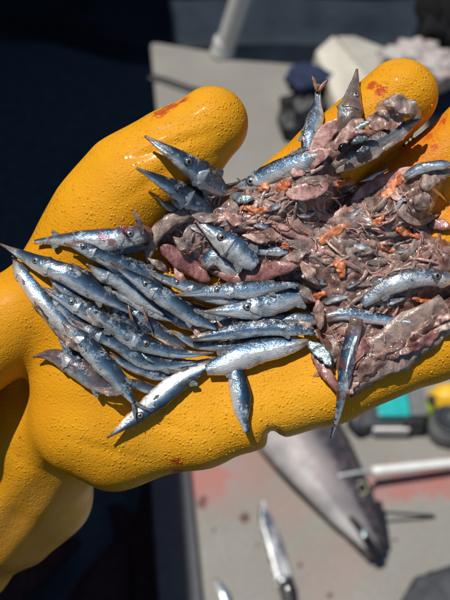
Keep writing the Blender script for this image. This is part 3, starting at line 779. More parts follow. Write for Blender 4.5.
def interp(G, U, V):
    a = np.clip((U + 80) / 2.2, 0, G.shape[0] - 1.01); b_ = np.clip((V + 106) / 2.2, 0, G.shape[1] - 1.01)
    i, j = int(a), int(b_); fa, fb = a - i, b_ - j
    return (G[i, j] * (1 - fa) + G[i + 1, j] * fa) * (1 - fb) + (G[i, j + 1] * (1 - fa) + G[i + 1, j + 1] * fa) * fb
NZ = np.zeros(GX.shape)
for i in range(GX.shape[0]):
    for j in range(GX.shape[1]):
        if GD[i, j] > -12:
            p = Vector((GX[i, j] * .045, GY[i, j] * .06, 3.3))
            NZ[i, j] = 3 * mnoise.ridged_multi_fractal(p, 1.0, 2.1, 3, 1.0, 2.0) - 3 + 3.0 * mnoise.noise(p * 3)
GSm = np.maximum(GS, -40)
HZ = GSm + np.where(GD > 0, 20 * (1 - np.exp(-np.maximum(GD, 0) / 11)), GD * .9) + NZ * np.clip((GD + 6) / 12, 0, 1)
def heap_top(U, V):
    return max(interp(HZ, U, V), interp(GSm, U, V)) if -80 < U < 255 and -106 < V < 178 else -20
idx = -np.ones(GX.shape, int); keep = (GD > -9) & ((GS > -45) | (GD > 3)); idx[keep] = np.arange(keep.sum())
V = np.stack([GX[keep], GY[keep], HZ[keep]], 1); F = []
for i in range(GX.shape[0] - 1):
    for j in range(GX.shape[1] - 1):
        q = (idx[i, j], idx[i + 1, j], idx[i + 1, j + 1], idx[i, j + 1])
        if min(q) >= 0: F.append(q)
hv = to_world(V)
hp_ = link('flesh_heap', hv, F, M['flesh_deep'])
m_ = hp_.modifiers.new('solid', 'SOLIDIFY'); m_.thickness = .002; m_.offset = -1
tag(hp_, 'wet mass of minced pinkish grey fish flesh filling the palm', 'fish flesh', kind='stuff'); hp_['seed'] = 0.3

# ------------------------------------------------------------------ small fish
def hpt(px, py, W): return np.array([*uv(px, py, W), W])
def under(px, py, heapy):
    U, V = uv(px, py, 0)
    s_ = float(surf(U, V)[0]); s_ = max(s_, -26)
    return s_ if not heapy else max(s_, heap_top(U, V) - 6)
NF = 0
def fish(label, pts, h, off=8, dors=1, eye=True, dark=0.0, brown=0.0, blood=0.0, beak=.26, thick=.54, tail='taper', heapy=False, fins=True, skin=None, roll=0.0, gill=True, eyet=None, eyes=None, offs=None, prof=None, name='small_fish', cat='fish', group='small silver blue fish piled on the yellow glove'):
    """pts: snout first, photo positions; off: height of the spine above what it lies on"""
    global NF; NF += 1; wr0 = random.Random(NF * 3); h = h * (.89 if eye else wr0.uniform(.78, .95)); wr = random.Random(NF); pts = [(p[0] + (wr.uniform(-1.6, 1.6) if 0 < i_ < len(pts) - 1 and not eye else 0), p[1] + (wr.uniform(-1.8, 1.8) if 0 < i_ < len(pts) - 1 and not eye else 0)) for i_, p in enumerate(pts)]
    W = [under(p[0], p[1], heapy) for p in pts]; W = [x + (off if offs is None else offs[i]) for i, x in enumerate(W)]
    W = [0.5 * W[i] + .25 * W[max(0, i - 1)] + .25 * W[min(len(W) - 1, i + 1)] for i in range(len(W))]
    P = resample([hpt(p[0], p[1], W[i]) for i, p in enumerate(pts)], 40); n = 40
    t_ = np.linspace(0, 1, n)
    if prof is None:
        xs = [0, .04, beak * .5, beak, beak * 1.5, .52, .68, .82, .93, 1.0]
        ys = [.09, .14, .34, .62, .86, 1.0, .95, .68, .36, .22 if tail != 'cut' else .9]
        if tail == 'cut': ys = [.09, .14, .34, .62, .86, 1.0, 1.0, .98, .96, .8]
        if tail == 'blunt': ys = [.09, .14, .34, .62, .86, 1.0, .98, .85, .65, .45]
    else: xs, ys = zip(*prof)
    hh = np.interp(t_, xs, ys) * h / 2
    hh = np.convolve(np.r_[hh[0], hh, hh[-1]], [.25, .5, .25], 'valid')
    rnd = random.Random(NF * 13 + 5); ph = rnd.uniform(0, 9)
    gt = beak * 1.62
    def warp(u, ch, cl):
        k = (1 - .13 * abs(ch * cl) * 2) + .12 * mnoise.noise(Vector((u * 6 + ph, ch * 1.2, cl * 1.2)))+ .05 * mnoise.noise(Vector((u * 21 + ph, ch * 3, cl * 3)))
        if gill and cl > -.2:
            g0 = gt + .035 * (1 - ch * ch)
            k += .085 * math.exp(-((u - g0) / .02) ** 2) - .10 * math.exp(-((u - g0 - .035) / .015) ** 2)
        if u < beak * .9 and cl > 0: k -= .22 * math.exp(-((ch + .35) / .13) ** 2)          # mouth line
        return k
    latv = np.array([0, 0, 1.0])
    V, F, UV = loft(P, hh, hh * thick, latv, 26, warp, dors, [roll] * n if roll else None)
    c = P[n // 2].copy(); c[2] -= hh.max() * thick
    e = root(name, [float(x) for x in to_world([c])[0]], label, cat, group)
    def lk(nm, V_, F_, mat, par, **kw):
        if (nm in ('body',)): o = link(nm, to_world(V_), F_, mat, par, **kw)
        else: o = link(nm, to_world(V_), F_, mat, par, **kw)
        return o
    body = lk('body', V, F, M[skin] if skin else M['fish'], e, uvs=UV)
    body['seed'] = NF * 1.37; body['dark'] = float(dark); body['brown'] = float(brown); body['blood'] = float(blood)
    T = np.gradient(P, axis=0); T /= np.linalg.norm(T, axis=1)[:, None]
    def fr(u):
        i = min(n - 1, max(0, int(round(u * (n - 1))))); t0 = T[i]; l = latv - t0 * (latv @ t0); l /= np.linalg.norm(l); hv_ = np.cross(l, t0) * dors
        if roll: cc, ss = math.cos(roll), math.sin(roll); hv_, l = hv_ * cc + l * ss, l * cc - hv_ * ss
        return P[i], t0, hv_, l, hh[i]
    if eye:
        et = eyet or beak * 1.05; p, t0, hv_, l, H = fr(et); s_ = .18
        r = (eyes or max(2.1, h * .125))
        pc = p + hv_ * H * s_ + l * H * thick * math.sqrt(1 - s_ * s_) * .93
        ax = np.array([t0, hv_, l])
        V, F, UV = blob(pc - l * r * .12, ax, (r * 1.5, r * 1.38, r * .46), 18, 8); lk('eye_socket', V, F, M['socket'], e)
        V, F, UV = blob(pc, ax, (r * 1.08, r * 1.05, r * .58), 20, 10); ey = lk('eye', V, F, M['iris'], e)
        V, F, UV = blob(pc + l * r * .27, ax, (r * .62, r * .62, r * .44), 16, 8); lk('pupil', V, F, M['pupil'], ey)
    if gill:
        # crescent of the gill cover
        V = []; F = []; m_ = 11; kk = 6; UVg = []
        for q in range(m_):
            s_ = -.80 + 1.35 * q / (m_ - 1); w_e = math.sin(math.pi * (q + .25) / (m_ - .5))
            for a_ in range(kk):
                f_ = a_ / (kk - 1); p, t0, hv_, l, H = fr(gt - .005 + .03 * (1 - s_ * s_))
                back = -(1 - f_) * h * .34 * w_e
                lift = .99 + .075 * f_ * w_e if a_ else .90
                V.append(p + t0 * back + hv_ * H * s_ * (1 - .10 * (1 - f_)) + l * (H * thick * math.sqrt(max(.05, 1 - s_ * s_)) * lift - (1 - f_) * .02 * h)); UVg.append((.3 + .1 * f_, .30 + .22 * s_))
        for q in range(m_ - 1):
            for j in range(kk - 1): F.append((q * kk + j, q * kk + j + 1, (q + 1) * kk + j + 1, (q + 1) * kk + j))
        gc = lk('gill_cover', V, F, M['fish'], e, uvs=UVg); gc['seed'] = NF * .77; gc['dark'] = float(dark) * .5; gc['brown'] = float(brown); gc['blood'] = float(blood)
        mm = gc.modifiers.new('s', 'SOLIDIFY'); mm.thickness = .0002; mm.offset = 0
    if fins and tail != 'cut':
        # small pectoral fin, and dorsal / anal fins near the tail
        def fan(nm, u, s_, ang, ln, wd, mat=M['fin']):
            p, t0, hv_, l, H = fr(u); b0_ = p + hv_ * H * s_ + l * H * thick * math.sqrt(max(.02, 1 - s_ * s_)) * 1.02
            d_ = t0 * math.cos(ang) + hv_ * math.sin(ang); q_ = np.cross(l, d_); V = [b0_ - q_ * wd * .45 - d_ * wd * .3, b0_ + q_ * wd * .45 - d_ * wd * .3]; k = 7
            for j in range(k):
                f_ = j / (k - 1) - .5; a_ = f_ * .55
                V.append(b0_ + d_ * ln * (1 - .9 * f_ * f_ - .25 * f_) * rnd.uniform(.93, 1.0) + q_ * (f_ * wd * 1.7) + l * (.25 + rnd.uniform(-.2, .3)))
            F_ = [(0, 2 + j, 3 + j) if j < 3 else (1, 2 + j, 3 + j) for j in range(k - 1)] + [(0, 5, 1)]
            o = lk(nm, V, F_, mat, e, smooth=False); mm = o.modifiers.new('s', 'SOLIDIFY'); mm.thickness = .00025
        if rnd.random() < .5: fan('pectoral_fin', gt + .05, -.2, -.12, h * .34, h * .07)
        fan('dorsal_fin', .78, .93, .22, h * .34, h * .16)
        fan('anal_fin', .78, -.93, -.22, h * .34, h * .16)
        if tail == 'fork':
            p, t0, hv_, l, H = fr(1.0)
            for s_ in (1, -1):
                V = [p + hv_ * H * .9 * s_ - t0, p - hv_ * H * .2 * s_ - t0, p + t0 * h * .35 + hv_ * s_ * h * .12, p + t0 * h * .75 + hv_ * s_ * h * .42, p + t0 * h * .4 + hv_ * s_ * h * .34]
                o = lk('tail_fin', V, [(0, 1, 2), (0, 2, 4), (2, 3, 4)], M['fin'], e, smooth=False); mm = o.modifiers.new('s', 'SOLIDIFY'); mm.thickness = .0003
    return e
D = 1
fish('small fish with orange brown beak poking past the left edge of the glove', [(0, 244), (16, 252), (40, 264), (68, 275), (98, 293), (132, 313)], 24, 19, eyet=.31, dark=.12, beak=.24, offs=[30, 27, 22, 19, 17, 14])
fish('fish with bright silver belly lying under the leftmost brown beaked fish', [(12, 256), (22, 275), (42, 301), (64, 326), (92, 352)], 20, 7, eye=False, dark=-.28, beak=.12)
fish('thin brown snouted fish under the silver bellied one at the left of the pile', [(32, 306), (46, 316), (64, 334), (84, 356)], 13, 5, eye=False, brown=.8, dark=.2, fins=False)
fish('reddish silver fish at the top left of the pile, torn at its gills', [(151, 233), (143, 234), (131, 236), (108, 240), (80, 240), (55, 240), (35, 242)], 25, 8, dors=-1, blood=.8, dark=-.15, prof=[(0, .5), (.06, .8), (.2, .95), (.45, 1.), (.7, .62), (.9, .3), (1, .22)], eyet=.17, beak=.16)
fish('blue backed fish whose head touches the reddish fish at the upper left', [(64, 243), (84, 248), (104, 256), (130, 266), (152, 275), (168, 283)], 21, 15, eyet=.19, beak=.16, dark=.25)
fish('fish with a pale curved gill under the blue backed fish at the upper left', [(86, 264), (100, 272), (120, 283), (142, 298), (164, 315)], 22, 12, eye=False, dark=-.2, beak=.14)
fish('fish with open eye in the upper middle of the silver pile, crossing its neighbours diagonally', [(109, 261), (128, 274), (147, 286), (168, 300), (192, 317), (217, 329)], 22, 25, eyet=.34, dark=.1)
fish('long beaked fish touching the curled brown flesh strip', [(140, 269), (160, 277), (179, 284), (205, 293), (232, 300), (262, 304)], 19, 20, eyet=.32, dark=.02, brown=.1)
fish('fish just right of the long beaked one, under the dark red strip', [(172, 296), (194, 293), (217, 291), (245, 290), (272, 287), (298, 284)], 20, 25, eyet=.35, beak=.28, dark=.12)
fish('plump bright blue fish with wide white rimmed eye in the middle of the pile', [(203, 312), (222, 311), (246, 309), (272, 303), (298, 296), (322, 294)], 29, 22, eyet=.36, dark=-.02, beak=.26, offs=[27, 27, 27, 24, 16, 4])
fish('dark speckled blue fish without visible head just above the white bellied one', [(190, 339), (212, 335), (240, 330), (268, 327), (292, 329), (314, 332)], 21, 21, eye=False, dark=.3, gill=False, prof=[(0, .3), (.12, .55), (.4, .95), (.6, 1), (.85, .7), (1, .3)])
fish('fish with broad white belly at the lower middle edge of the pile', [(309, 341), (300, 343), (274, 350), (248, 356), (226, 363), (206, 370)], 31, 13, eye=False, dors=-1, dark=-.30, gill=False, prof=[(0, .25), (.08, .45), (.3, .85), (.6, 1), (.85, .85), (1, .4)])
fish('dark blue fish facing right, its grey beak over the white belly', [(214, 353), (186, 354), (162, 350), (140, 342), (112, 325), (88, 308)], 24, 21, dors=-1, eyet=.50, beak=.36, dark=.2, thick=.6)
fish('blue fish with small eye beside the left gap in the pile', [(40, 286), (56, 295), (73, 304), (96, 316), (120, 331), (140, 345)], 21, 13, eyet=.30, beak=.22, dark=.2)
fish('deep blue fish slanting down to a thin tail over the lower left edge', [(62, 322), (80, 342), (96, 358), (114, 379), (127, 394), (134, 403)], 26, 17, eye=False, dark=.15, beak=.14, tail='fork')
fish('brown nosed fish lowest left on the bare yellow palm', [(33, 357), (48, 355), (62, 359), (84, 371), (104, 384), (120, 392)], 27, 9, eye=False, dark=.35, brown=.55, blood=.3, beak=.25, tail='blunt')
fish('dark blue fish in the middle of the left half, belly hidden', [(70, 318), (90, 330), (115, 343), (140, 358), (168, 365), (196, 362)], 22, 14, eye=False, dark=.35, beak=.15)
fish('thin dark tailed fish above the bottom silver fish', [(110, 352), (124, 362), (142, 370), (160, 376), (172, 377)], 15, 8, eye=False, dark=.25, gill=False, fins=False)
fish('slender dark fish with pointed tail crossing above the bottom fish', [(106, 368), (122, 380), (138, 385), (154, 388), (171, 389)], 14, 7, eye=False, dark=.3, brown=.2, gill=False, fins=False)
fish('bright silver fish lowest of all, its beak pointing down left on the palm', [(107, 438), (122, 427), (139, 414), (160, 397), (184, 379), (212, 364)], 25, 10, dors=-1, eyet=.30, beak=.26, dark=-.16, tail='taper')
fish('stubby blue grey fish hanging down onto bare yellow rubber', [(236, 350), (237, 372), (240, 392), (243, 412), (247, 432)], 25, 9, eye=False, dark=.22, gill=False, prof=[(0, .7), (.3, .85), (.55, 1), (.75, .75), (.88, .42), (.95, .34), (1, .30)], fins=False)
fish('silver head with white beak pointing up left below the curled strip', [(195, 220), (207, 229), (219, 238), (236, 250), (256, 266)], 31, 19, heapy=True, eyet=.40, beak=.34, dark=-.22, tail='blunt')
fish('upper of two grey beaked fish leaning on the thumb', [(145, 136), (160, 146), (179, 158), (200, 173), (224, 192)], 31, 22, eyet=.44, beak=.40, dark=.22, dors=1, tail='blunt', offs=[22, 20, 18, 18, 14])
fish('lower of two grey beaked fish leaning on the thumb', [(136, 168), (152, 176), (172, 187), (190, 197), (212, 212)], 29, 20, eyet=.46, beak=.40, dark=.45, dors=1, tail='blunt', offs=[22, 19, 16, 14, 12])
fish('small brown tip of a fish beneath the two leaning on the thumb', [(155, 197), (166, 203), (178, 212), (190, 222)], 12, 7, eye=False, brown=.7, dark=.4, fins=False, gill=False)
fish('blue fish at the root of the index finger with pale open lower jaw', [(232, 188), (249, 184), (270, 174), (296, 163), (322, 153)], 24, 15, heapy=True, eyet=.22, beak=.18, dark=-.05, dors=1, tail='blunt', eyes=3.4)
fish('upright grey fish with split snout standing above the flesh at the top', [(318, 84), (317, 98), (314, 118), (311, 136), (309, 156)], 21, 14, dors=-1, eye=False, beak=.2, dark=.15, brown=.15, prof=[(0, .3), (.1, .34), (.22, .4), (.45, .95), (.7, 1), (1, .8)], gill=False, offs=[26, 26, 20, 16, 12])
fish('brown fish head pointing up over the index finger', [(357, 69), (355, 84), (352, 102), (349, 120), (346, 138)], 29, 22, dors=1, eyet=.46, beak=.40, brown=1.0, dark=.6, tail='blunt', offs=[34, 30, 24, 18, 10], fins=False, eyes=2.6)
fish('grey gutted fish stretching from the flesh toward the fingertips', [(334, 168), (352, 155), (376, 142), (400, 129), (422, 117)], 22, 18, dors=1, eye=False, dark=.3, brown=.75, prof=[(0, .5), (.1, .9), (.4, 1.), (.7, .75), (1, .25)], heapy=True, offs=[16, 18, 20, 18, 16], gill=False, fins=False)
fish('short blue silver fish piece on the middle finger', [(404, 178), (418, 170), (436, 165), (452, 164)], 13, 18, eye=False, dark=0, fins=False, gill=False, prof=[(0, .6), (.3, 1), (.8, .9), (1, .4)], heapy=True)
fish('grey fish head with shiny eye at the right of the flesh heap', [(462, 276), (444, 279), (428, 277), (402, 281), (380, 291), (362, 304)], 22, 15, heapy=True, dors=-1, eyet=.30, beak=.14, dark=-.1, brown=.25, tail='blunt', eyes=3.6)
fish('smooth blue grey fish body crossing the lower right of the heap', [(326, 318), (346, 315), (370, 316), (392, 320), (412, 322)], 17, 13, heapy=True, eye=False, dark=.1, gill=False, fins=False, prof=[(0, .7), (.3, 1), (.7, .8), (1, .3)])
fish('blue fish hanging straight down with pink pointed tail at the lower right edge', [(357, 318), (352, 338), (346, 362), (342, 388), (337, 414), (331, 438)], 19, 20, dors=-1, eye=False, dark=.02, blood=.7, gill=False, fins=False, prof=[(0, .8), (.3, 1), (.5, .8), (.68, .5), (.85, .28), (1, .14)], heapy=False, offs=[34, 28, 20, 16, 14, 14])
fish('blue black fish body between silver head and orange roe', [(246, 252), (258, 250), (272, 250), (288, 252)], 12, 13, heapy=True, eye=False, dark=.15, gill=False, fins=False, prof=[(0, .5), (.2, 1), (.8, 1), (1, .5)])
fish('bright silver sliver of fish between the two fingers', [(358, 182), (370, 177), (388, 169)], 6, 14, heapy=True, eye=False, dark=-.5, gill=False, fins=False)
fish('blue fish half buried under the lower edge of the heap', [(268, 318), (288, 318), (306, 318), (322, 322)], 20, 10, eye=False, dark=.1, fins=False)
fish('crumpled silver fish skin between the red strip and silver head', [(204, 268), (214, 258), (230, 266), (246, 270)], 20, 10, heapy=True, eye=False, dark=-.25, gill=False, fins=False, prof=[(0, .5), (.3, 1), (.7, .9), (1, .5)])
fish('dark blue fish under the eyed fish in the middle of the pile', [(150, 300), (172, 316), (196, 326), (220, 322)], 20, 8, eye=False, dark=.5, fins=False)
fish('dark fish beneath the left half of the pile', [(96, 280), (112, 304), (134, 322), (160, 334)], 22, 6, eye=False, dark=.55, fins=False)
fish('dark skinned filler fish under the plump blue one', [(196, 324), (220, 322), (250, 322), (290, 316)], 24, 9, eye=False, dark=.5, fins=False)

for (lab, pts, h, dk) in (  # hidden filler fish; the darker skins stand in for shadow in the gaps
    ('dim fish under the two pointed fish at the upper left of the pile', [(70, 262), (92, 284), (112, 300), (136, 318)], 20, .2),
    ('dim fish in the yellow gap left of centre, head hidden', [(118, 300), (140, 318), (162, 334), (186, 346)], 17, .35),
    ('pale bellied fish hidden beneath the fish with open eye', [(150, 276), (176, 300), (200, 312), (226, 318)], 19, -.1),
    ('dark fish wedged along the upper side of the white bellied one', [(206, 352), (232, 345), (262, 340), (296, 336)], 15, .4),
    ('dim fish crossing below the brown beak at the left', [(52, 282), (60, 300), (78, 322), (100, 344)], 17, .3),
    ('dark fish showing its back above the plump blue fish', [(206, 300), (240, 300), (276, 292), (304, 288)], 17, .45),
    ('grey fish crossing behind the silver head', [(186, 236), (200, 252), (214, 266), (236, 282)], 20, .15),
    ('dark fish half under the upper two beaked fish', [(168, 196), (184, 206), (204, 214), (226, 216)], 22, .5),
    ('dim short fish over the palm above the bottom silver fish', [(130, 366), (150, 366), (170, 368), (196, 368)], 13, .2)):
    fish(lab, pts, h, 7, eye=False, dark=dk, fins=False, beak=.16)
for (lab, pts, h, dk) in (  # low fillers, mostly darkened so the gaps between bodies look shadowed
    ('low filler fish between the leftmost two bodies', [(44, 268), (66, 290), (86, 310), (108, 332)], 15, .35),
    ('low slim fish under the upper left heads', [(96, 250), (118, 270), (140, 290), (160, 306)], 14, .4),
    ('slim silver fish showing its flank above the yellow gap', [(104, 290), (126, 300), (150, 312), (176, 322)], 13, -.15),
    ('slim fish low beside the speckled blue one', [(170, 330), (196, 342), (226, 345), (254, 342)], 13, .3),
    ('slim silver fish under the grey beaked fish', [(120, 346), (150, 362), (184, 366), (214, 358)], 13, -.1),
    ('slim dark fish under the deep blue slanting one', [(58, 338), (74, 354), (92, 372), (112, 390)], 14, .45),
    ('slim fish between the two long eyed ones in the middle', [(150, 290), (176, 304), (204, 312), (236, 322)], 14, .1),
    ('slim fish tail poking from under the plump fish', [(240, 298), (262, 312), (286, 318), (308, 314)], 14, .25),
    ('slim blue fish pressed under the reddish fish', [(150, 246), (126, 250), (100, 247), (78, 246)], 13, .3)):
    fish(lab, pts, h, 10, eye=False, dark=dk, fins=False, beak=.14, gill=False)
# ------------------------------------------------------------------ loose pieces of flesh
def strip(name, label, cat, pts, w_, th, mat, off=6, heapy=True, group=None, seed=0, prof=None, amp=.3, n=26, tw=0.0, cup=0.22, rip=0.12):
    W = [under(p[0], p[1], heapy) + (off if not isinstance(off, (list, tuple)) else off[i]) for i, p in enumerate(pts)]
    P = resample([hpt(p[0], p[1], W[i]) for i, p in enumerate(pts)], n); t_ = np.linspace(0, 1, n)
    xs, ys = zip(*(prof or [(0, .25), (.15, .75), (.5, 1), (.85, .7), (1, .2)]))
    hh = np.interp(t_, xs, ys) * w_ / 2
    def warp(u, ch, cl): return 1 + amp * mnoise.noise(Vector((u * 5 + seed, ch * 1.6, cl * 1.6 + seed * .3))) + amp * .7 * mnoise.noise(Vector((u * 15 + seed, ch * 3.5, cl * 3.5)))
    V, F, UV = loft(P, hh, np.maximum(hh * .25, th / 2 * np.interp(t_, [0, .1, .9, 1], [.5, 1, 1, .4])), (0, 0, 1), 16, warp, 1, [tw * math.sin(3 * x + seed) for x in t_] if tw else None)
    if cup or rip:
        ch = UV[:, 1] * 2 - 1; wv_ = np.interp(UV[:, 0], t_, hh)
        V[:, 2] += cup * wv_ * ch ** 2 + rip * wv_ * np.abs(ch) * np.sin(UV[:, 0] * 17 + seed + 2.5 * np.sign(ch))
    o = link(name, to_world(V), F, mat, uvs=UV); o['seed'] = seed * .37; tag(o, label, cat, group); return o
strip('flesh_strip', 'curled grey brown strip of flesh arching over the left of the heap', 'fish flesh', [(147, 264), (150, 248), (158, 232), (172, 220), (190, 213), (206, 209)], 15, 8, M['flesh_grey'], 12, seed=3, amp=.2)
strip('flesh_strip', 'pinkish brown fillet right of the curled strip', 'fish flesh', [(160, 244), (174, 256), (192, 268), (210, 282)], 19, 9, M['flesh_red'], 12, seed=4, amp=.15)
strip('flesh_strip', 'dark red fillet lying across the middle above the eyed fish', 'fish flesh', [(218, 274), (234, 277), (256, 274), (282, 268), (300, 264)], 19, 10, M['flesh_red'], 15, seed=5, amp=.15)
strip('flesh_strip', 'violet pink fillet standing left of the brown fish head', 'fish flesh', [(312, 158), (320, 142), (332, 128), (348, 120)], 16, 4, M['flesh_violet'], 14, seed=6, amp=.2)
strip('flesh_strip', 'smooth pink flap at the top of the heap below the upright fish', 'fish flesh', [(292, 176), (304, 165), (318, 156), (330, 152)], 18, 4, M['flesh_violet'], 11, seed=7, amp=.2)
strip('flesh_strip', 'smooth violet fillet in the upper middle of the heap', 'fish flesh', [(286, 194), (302, 193), (318, 189), (328, 184)], 17, 4, M['flesh_violet'], 9, seed=8, amp=.15)
strip('flesh_strip', 'pink fillet with pale edge below the gap between the fingers', 'fish flesh', [(352, 202), (372, 188), (394, 178), (416, 168)], 17, 4, M['flesh_violet'], 8, seed=9, amp=.2)
strip('flesh_strip', 'broad grey pink fillet along the lower right edge of the heap', 'fish flesh', [(346, 396), (362, 372), (388, 350), (420, 328), (448, 310)], 46, 11, M['flesh_grey'], 7, seed=10, heapy=False, amp=.18, prof=[(0, .06), (.15, .42), (.4, .95), (.7, 1.), (1, .85)], n=34)
strip('flesh_strip', 'red lump of flesh beside the hanging blue fish', 'fish flesh', [(352, 362), (360, 350), (370, 342), (384, 340)], 16, 9, M['flesh_red'], 18, seed=11, heapy=False)
strip('flesh_strip', 'brown red flesh hanging left of the hanging blue fish', 'fish flesh', [(312, 350), (320, 364), (330, 378), (338, 392)], 12, 6, M['flesh_red'], 8, seed=12, heapy=False)
strip('flesh_strip', 'pale stringy tissue draped below the orange roe', 'fish flesh', [(318, 300), (319, 314), (320, 330)], 11, 7, M['flesh'], 20, seed=13)
strip('flesh_strip', 'grey tissue lump on the fingertip side of the brown head', 'fish flesh', [(376, 112), (388, 108), (400, 108), (414, 112)], 20, 4, M['jelly'], 12, seed=14, amp=.4, cup=.4, rip=.4)
strip('flesh_strip', 'grey red lump behind the brown fish head', 'fish flesh', [(366, 120), (378, 122), (392, 120), (404, 118)], 22, 5, M['flesh'], 12, seed=15, amp=.4, cup=.4, rip=.4)
strip('flesh_strip', 'white tendon above the grey gutted fish', 'fish flesh', [(350, 132), (360, 127), (371, 121)], 6, 4, M['film'], 24, seed=16)
strip('flesh_strip', 'grey round gut on the middle finger', 'fish flesh', [(414, 198), (422, 202), (430, 206)], 20, 13, M['flesh_grey'], 8, seed=17)
strip('flesh_strip', 'torn grey flap over the middle finger at the right edge', 'fish flesh', [(424, 190), (430, 178), (442, 172), (452, 172)], 18, 7, M['flesh_grey'], 10, seed=18, amp=.4)
strip('flesh_strip', 'reddish scrap on the ring finger at the right edge', 'fish flesh', [(428, 226), (438, 224), (450, 228)], 12, 6, M['flesh_red'], 6, seed=19)
o = strip('silver_skin', 'iridescent white green scrap of fish skin at the lower edge of the heap', 'fish skin', [(308, 342), (318, 350), (326, 358), (331, 366)], 13, 3, M['film'], 16, heapy=False, seed=20, amp=.5)
strip('silver_skin', 'bright silver blue scrap of skin in the right of the heap', 'fish skin', [(367, 300), (378, 290), (390, 281), (402, 275)], 14, 5, M['film'], 13, seed=21, amp=.4)
strip('silver_skin', 'pale silver lower jaw skin by the finger root', 'fish skin', [(232, 194), (242, 199), (254, 198)], 10, 4, M['film'], 12, seed=22, amp=.3)
roe = [((306, 300), (314, 296), (322, 294), 11, 'orange roe lump at the lower middle of the heap'), ((338, 262), (341, 268), (342, 275), 12, 'round orange roe lump in the centre of the heap'),
       ((324, 240), (333, 233), (345, 226), 11, 'long orange roe slanting in the centre of the heap'), ((372, 226), (378, 222), (382, 217), 8, 'small orange roe above the centre right of the heap'),
       ((400, 230), (408, 233), (416, 236), 9, 'orange roe scrap toward the right edge'), ((338, 184), (346, 183), (352, 182), 8, 'orange roe scrap below the gap between the fingers'),
       ((386, 195), (394, 186), (400, 176), 12, 'pale orange patch on the pink fillet'), ((243, 207), (249, 208), (255, 210), 8, 'orange roe spot left of the two in the upper left heap'),
       ((252, 213), (260, 211), (266, 210), 7, 'orange roe streak in the upper left heap'), ((278, 189), (283, 187), (288, 184), 10, 'orange roe round the upper middle of the heap'),
       ((285, 246), (288, 254), (292, 264), 10, 'orange roe streak right of the blue black fish'), ((416, 298), (424, 300), (432, 302), 8, 'orange brown scrap under the fish head at the right'),
       ((254, 182), (260, 186), (266, 188), 12, 'pale orange cheek flesh beside the blue fish'), ((384, 248), (390, 250), (396, 252), 8, 'orange speck right of the heap centre'), ((292, 229), (298, 232), (304, 232), 7, 'orange speck left of the long roe')]
for k, (a, b_, c_, w_, lab) in enumerate(roe):
    e_ = 1.45; a = (b_[0] + (a[0] - b_[0]) * e_, b_[1] + (a[1] - b_[1]) * e_); c_ = (b_[0] + (c_[0] - b_[0]) * e_, b_[1] + (c_[1] - b_[1]) * e_)
    strip('roe', lab, 'fish roe', [a, b_, c_], w_ * .85, w_ * .4, M['roe'], 8, seed=30 + k, amp=.6, tw=.4, rip=.3, group='orange roe lumps in the heap', prof=[(0, .5), (.2, .9), (.6, 1), (1, .5)])
rs = random.Random(77)
for k, (x, y, a, lab) in enumerate(((232, 222, .3, 'silver strand of skin right of the silver head'), (262, 226, -.2, 'silver strand of skin left of the heap centre'), (276, 206, .5, 'short silver strand under the violet fillet'), (306, 214, .2, 'silver strand of skin above the heap centre'),
        (352, 214, .6, 'silver strand of skin right of the long orange roe'), (362, 246, -.1, 'silver strand of skin in the centre right of the heap'), (398, 206, .9, 'silver strand of skin near the root of the middle finger'), (402, 250, .1, 'silver strand of skin above the fish head at the right'),
        (312, 278, -.4, 'silver strand of skin left of the round orange roe'), (354, 284, .5, 'silver strand of skin below the round orange roe'), (200, 232, -.5, 'silver strand of skin inside the curled strip'), (336, 300, .3, 'silver strand above the smooth blue grey fish body'), (390, 300, .2, 'silver strand under the fish head at the right'))):
    L = rs.uniform(9, 17); o = strip('silver_strand', lab, 'fish skin', [(x - math.cos(a) * L, y + math.sin(a) * L), (x, y + rs.uniform(-2, 2)), (x + math.cos(a) * L, y - math.sin(a) * L)], rs.uniform(5, 8), 3, M['fish'], [6, 9.5, 6], seed=700 + k, amp=.3)
    o['dark'] = rs.uniform(-.3, .1); o['brown'] = .35; o['blood'] = .3
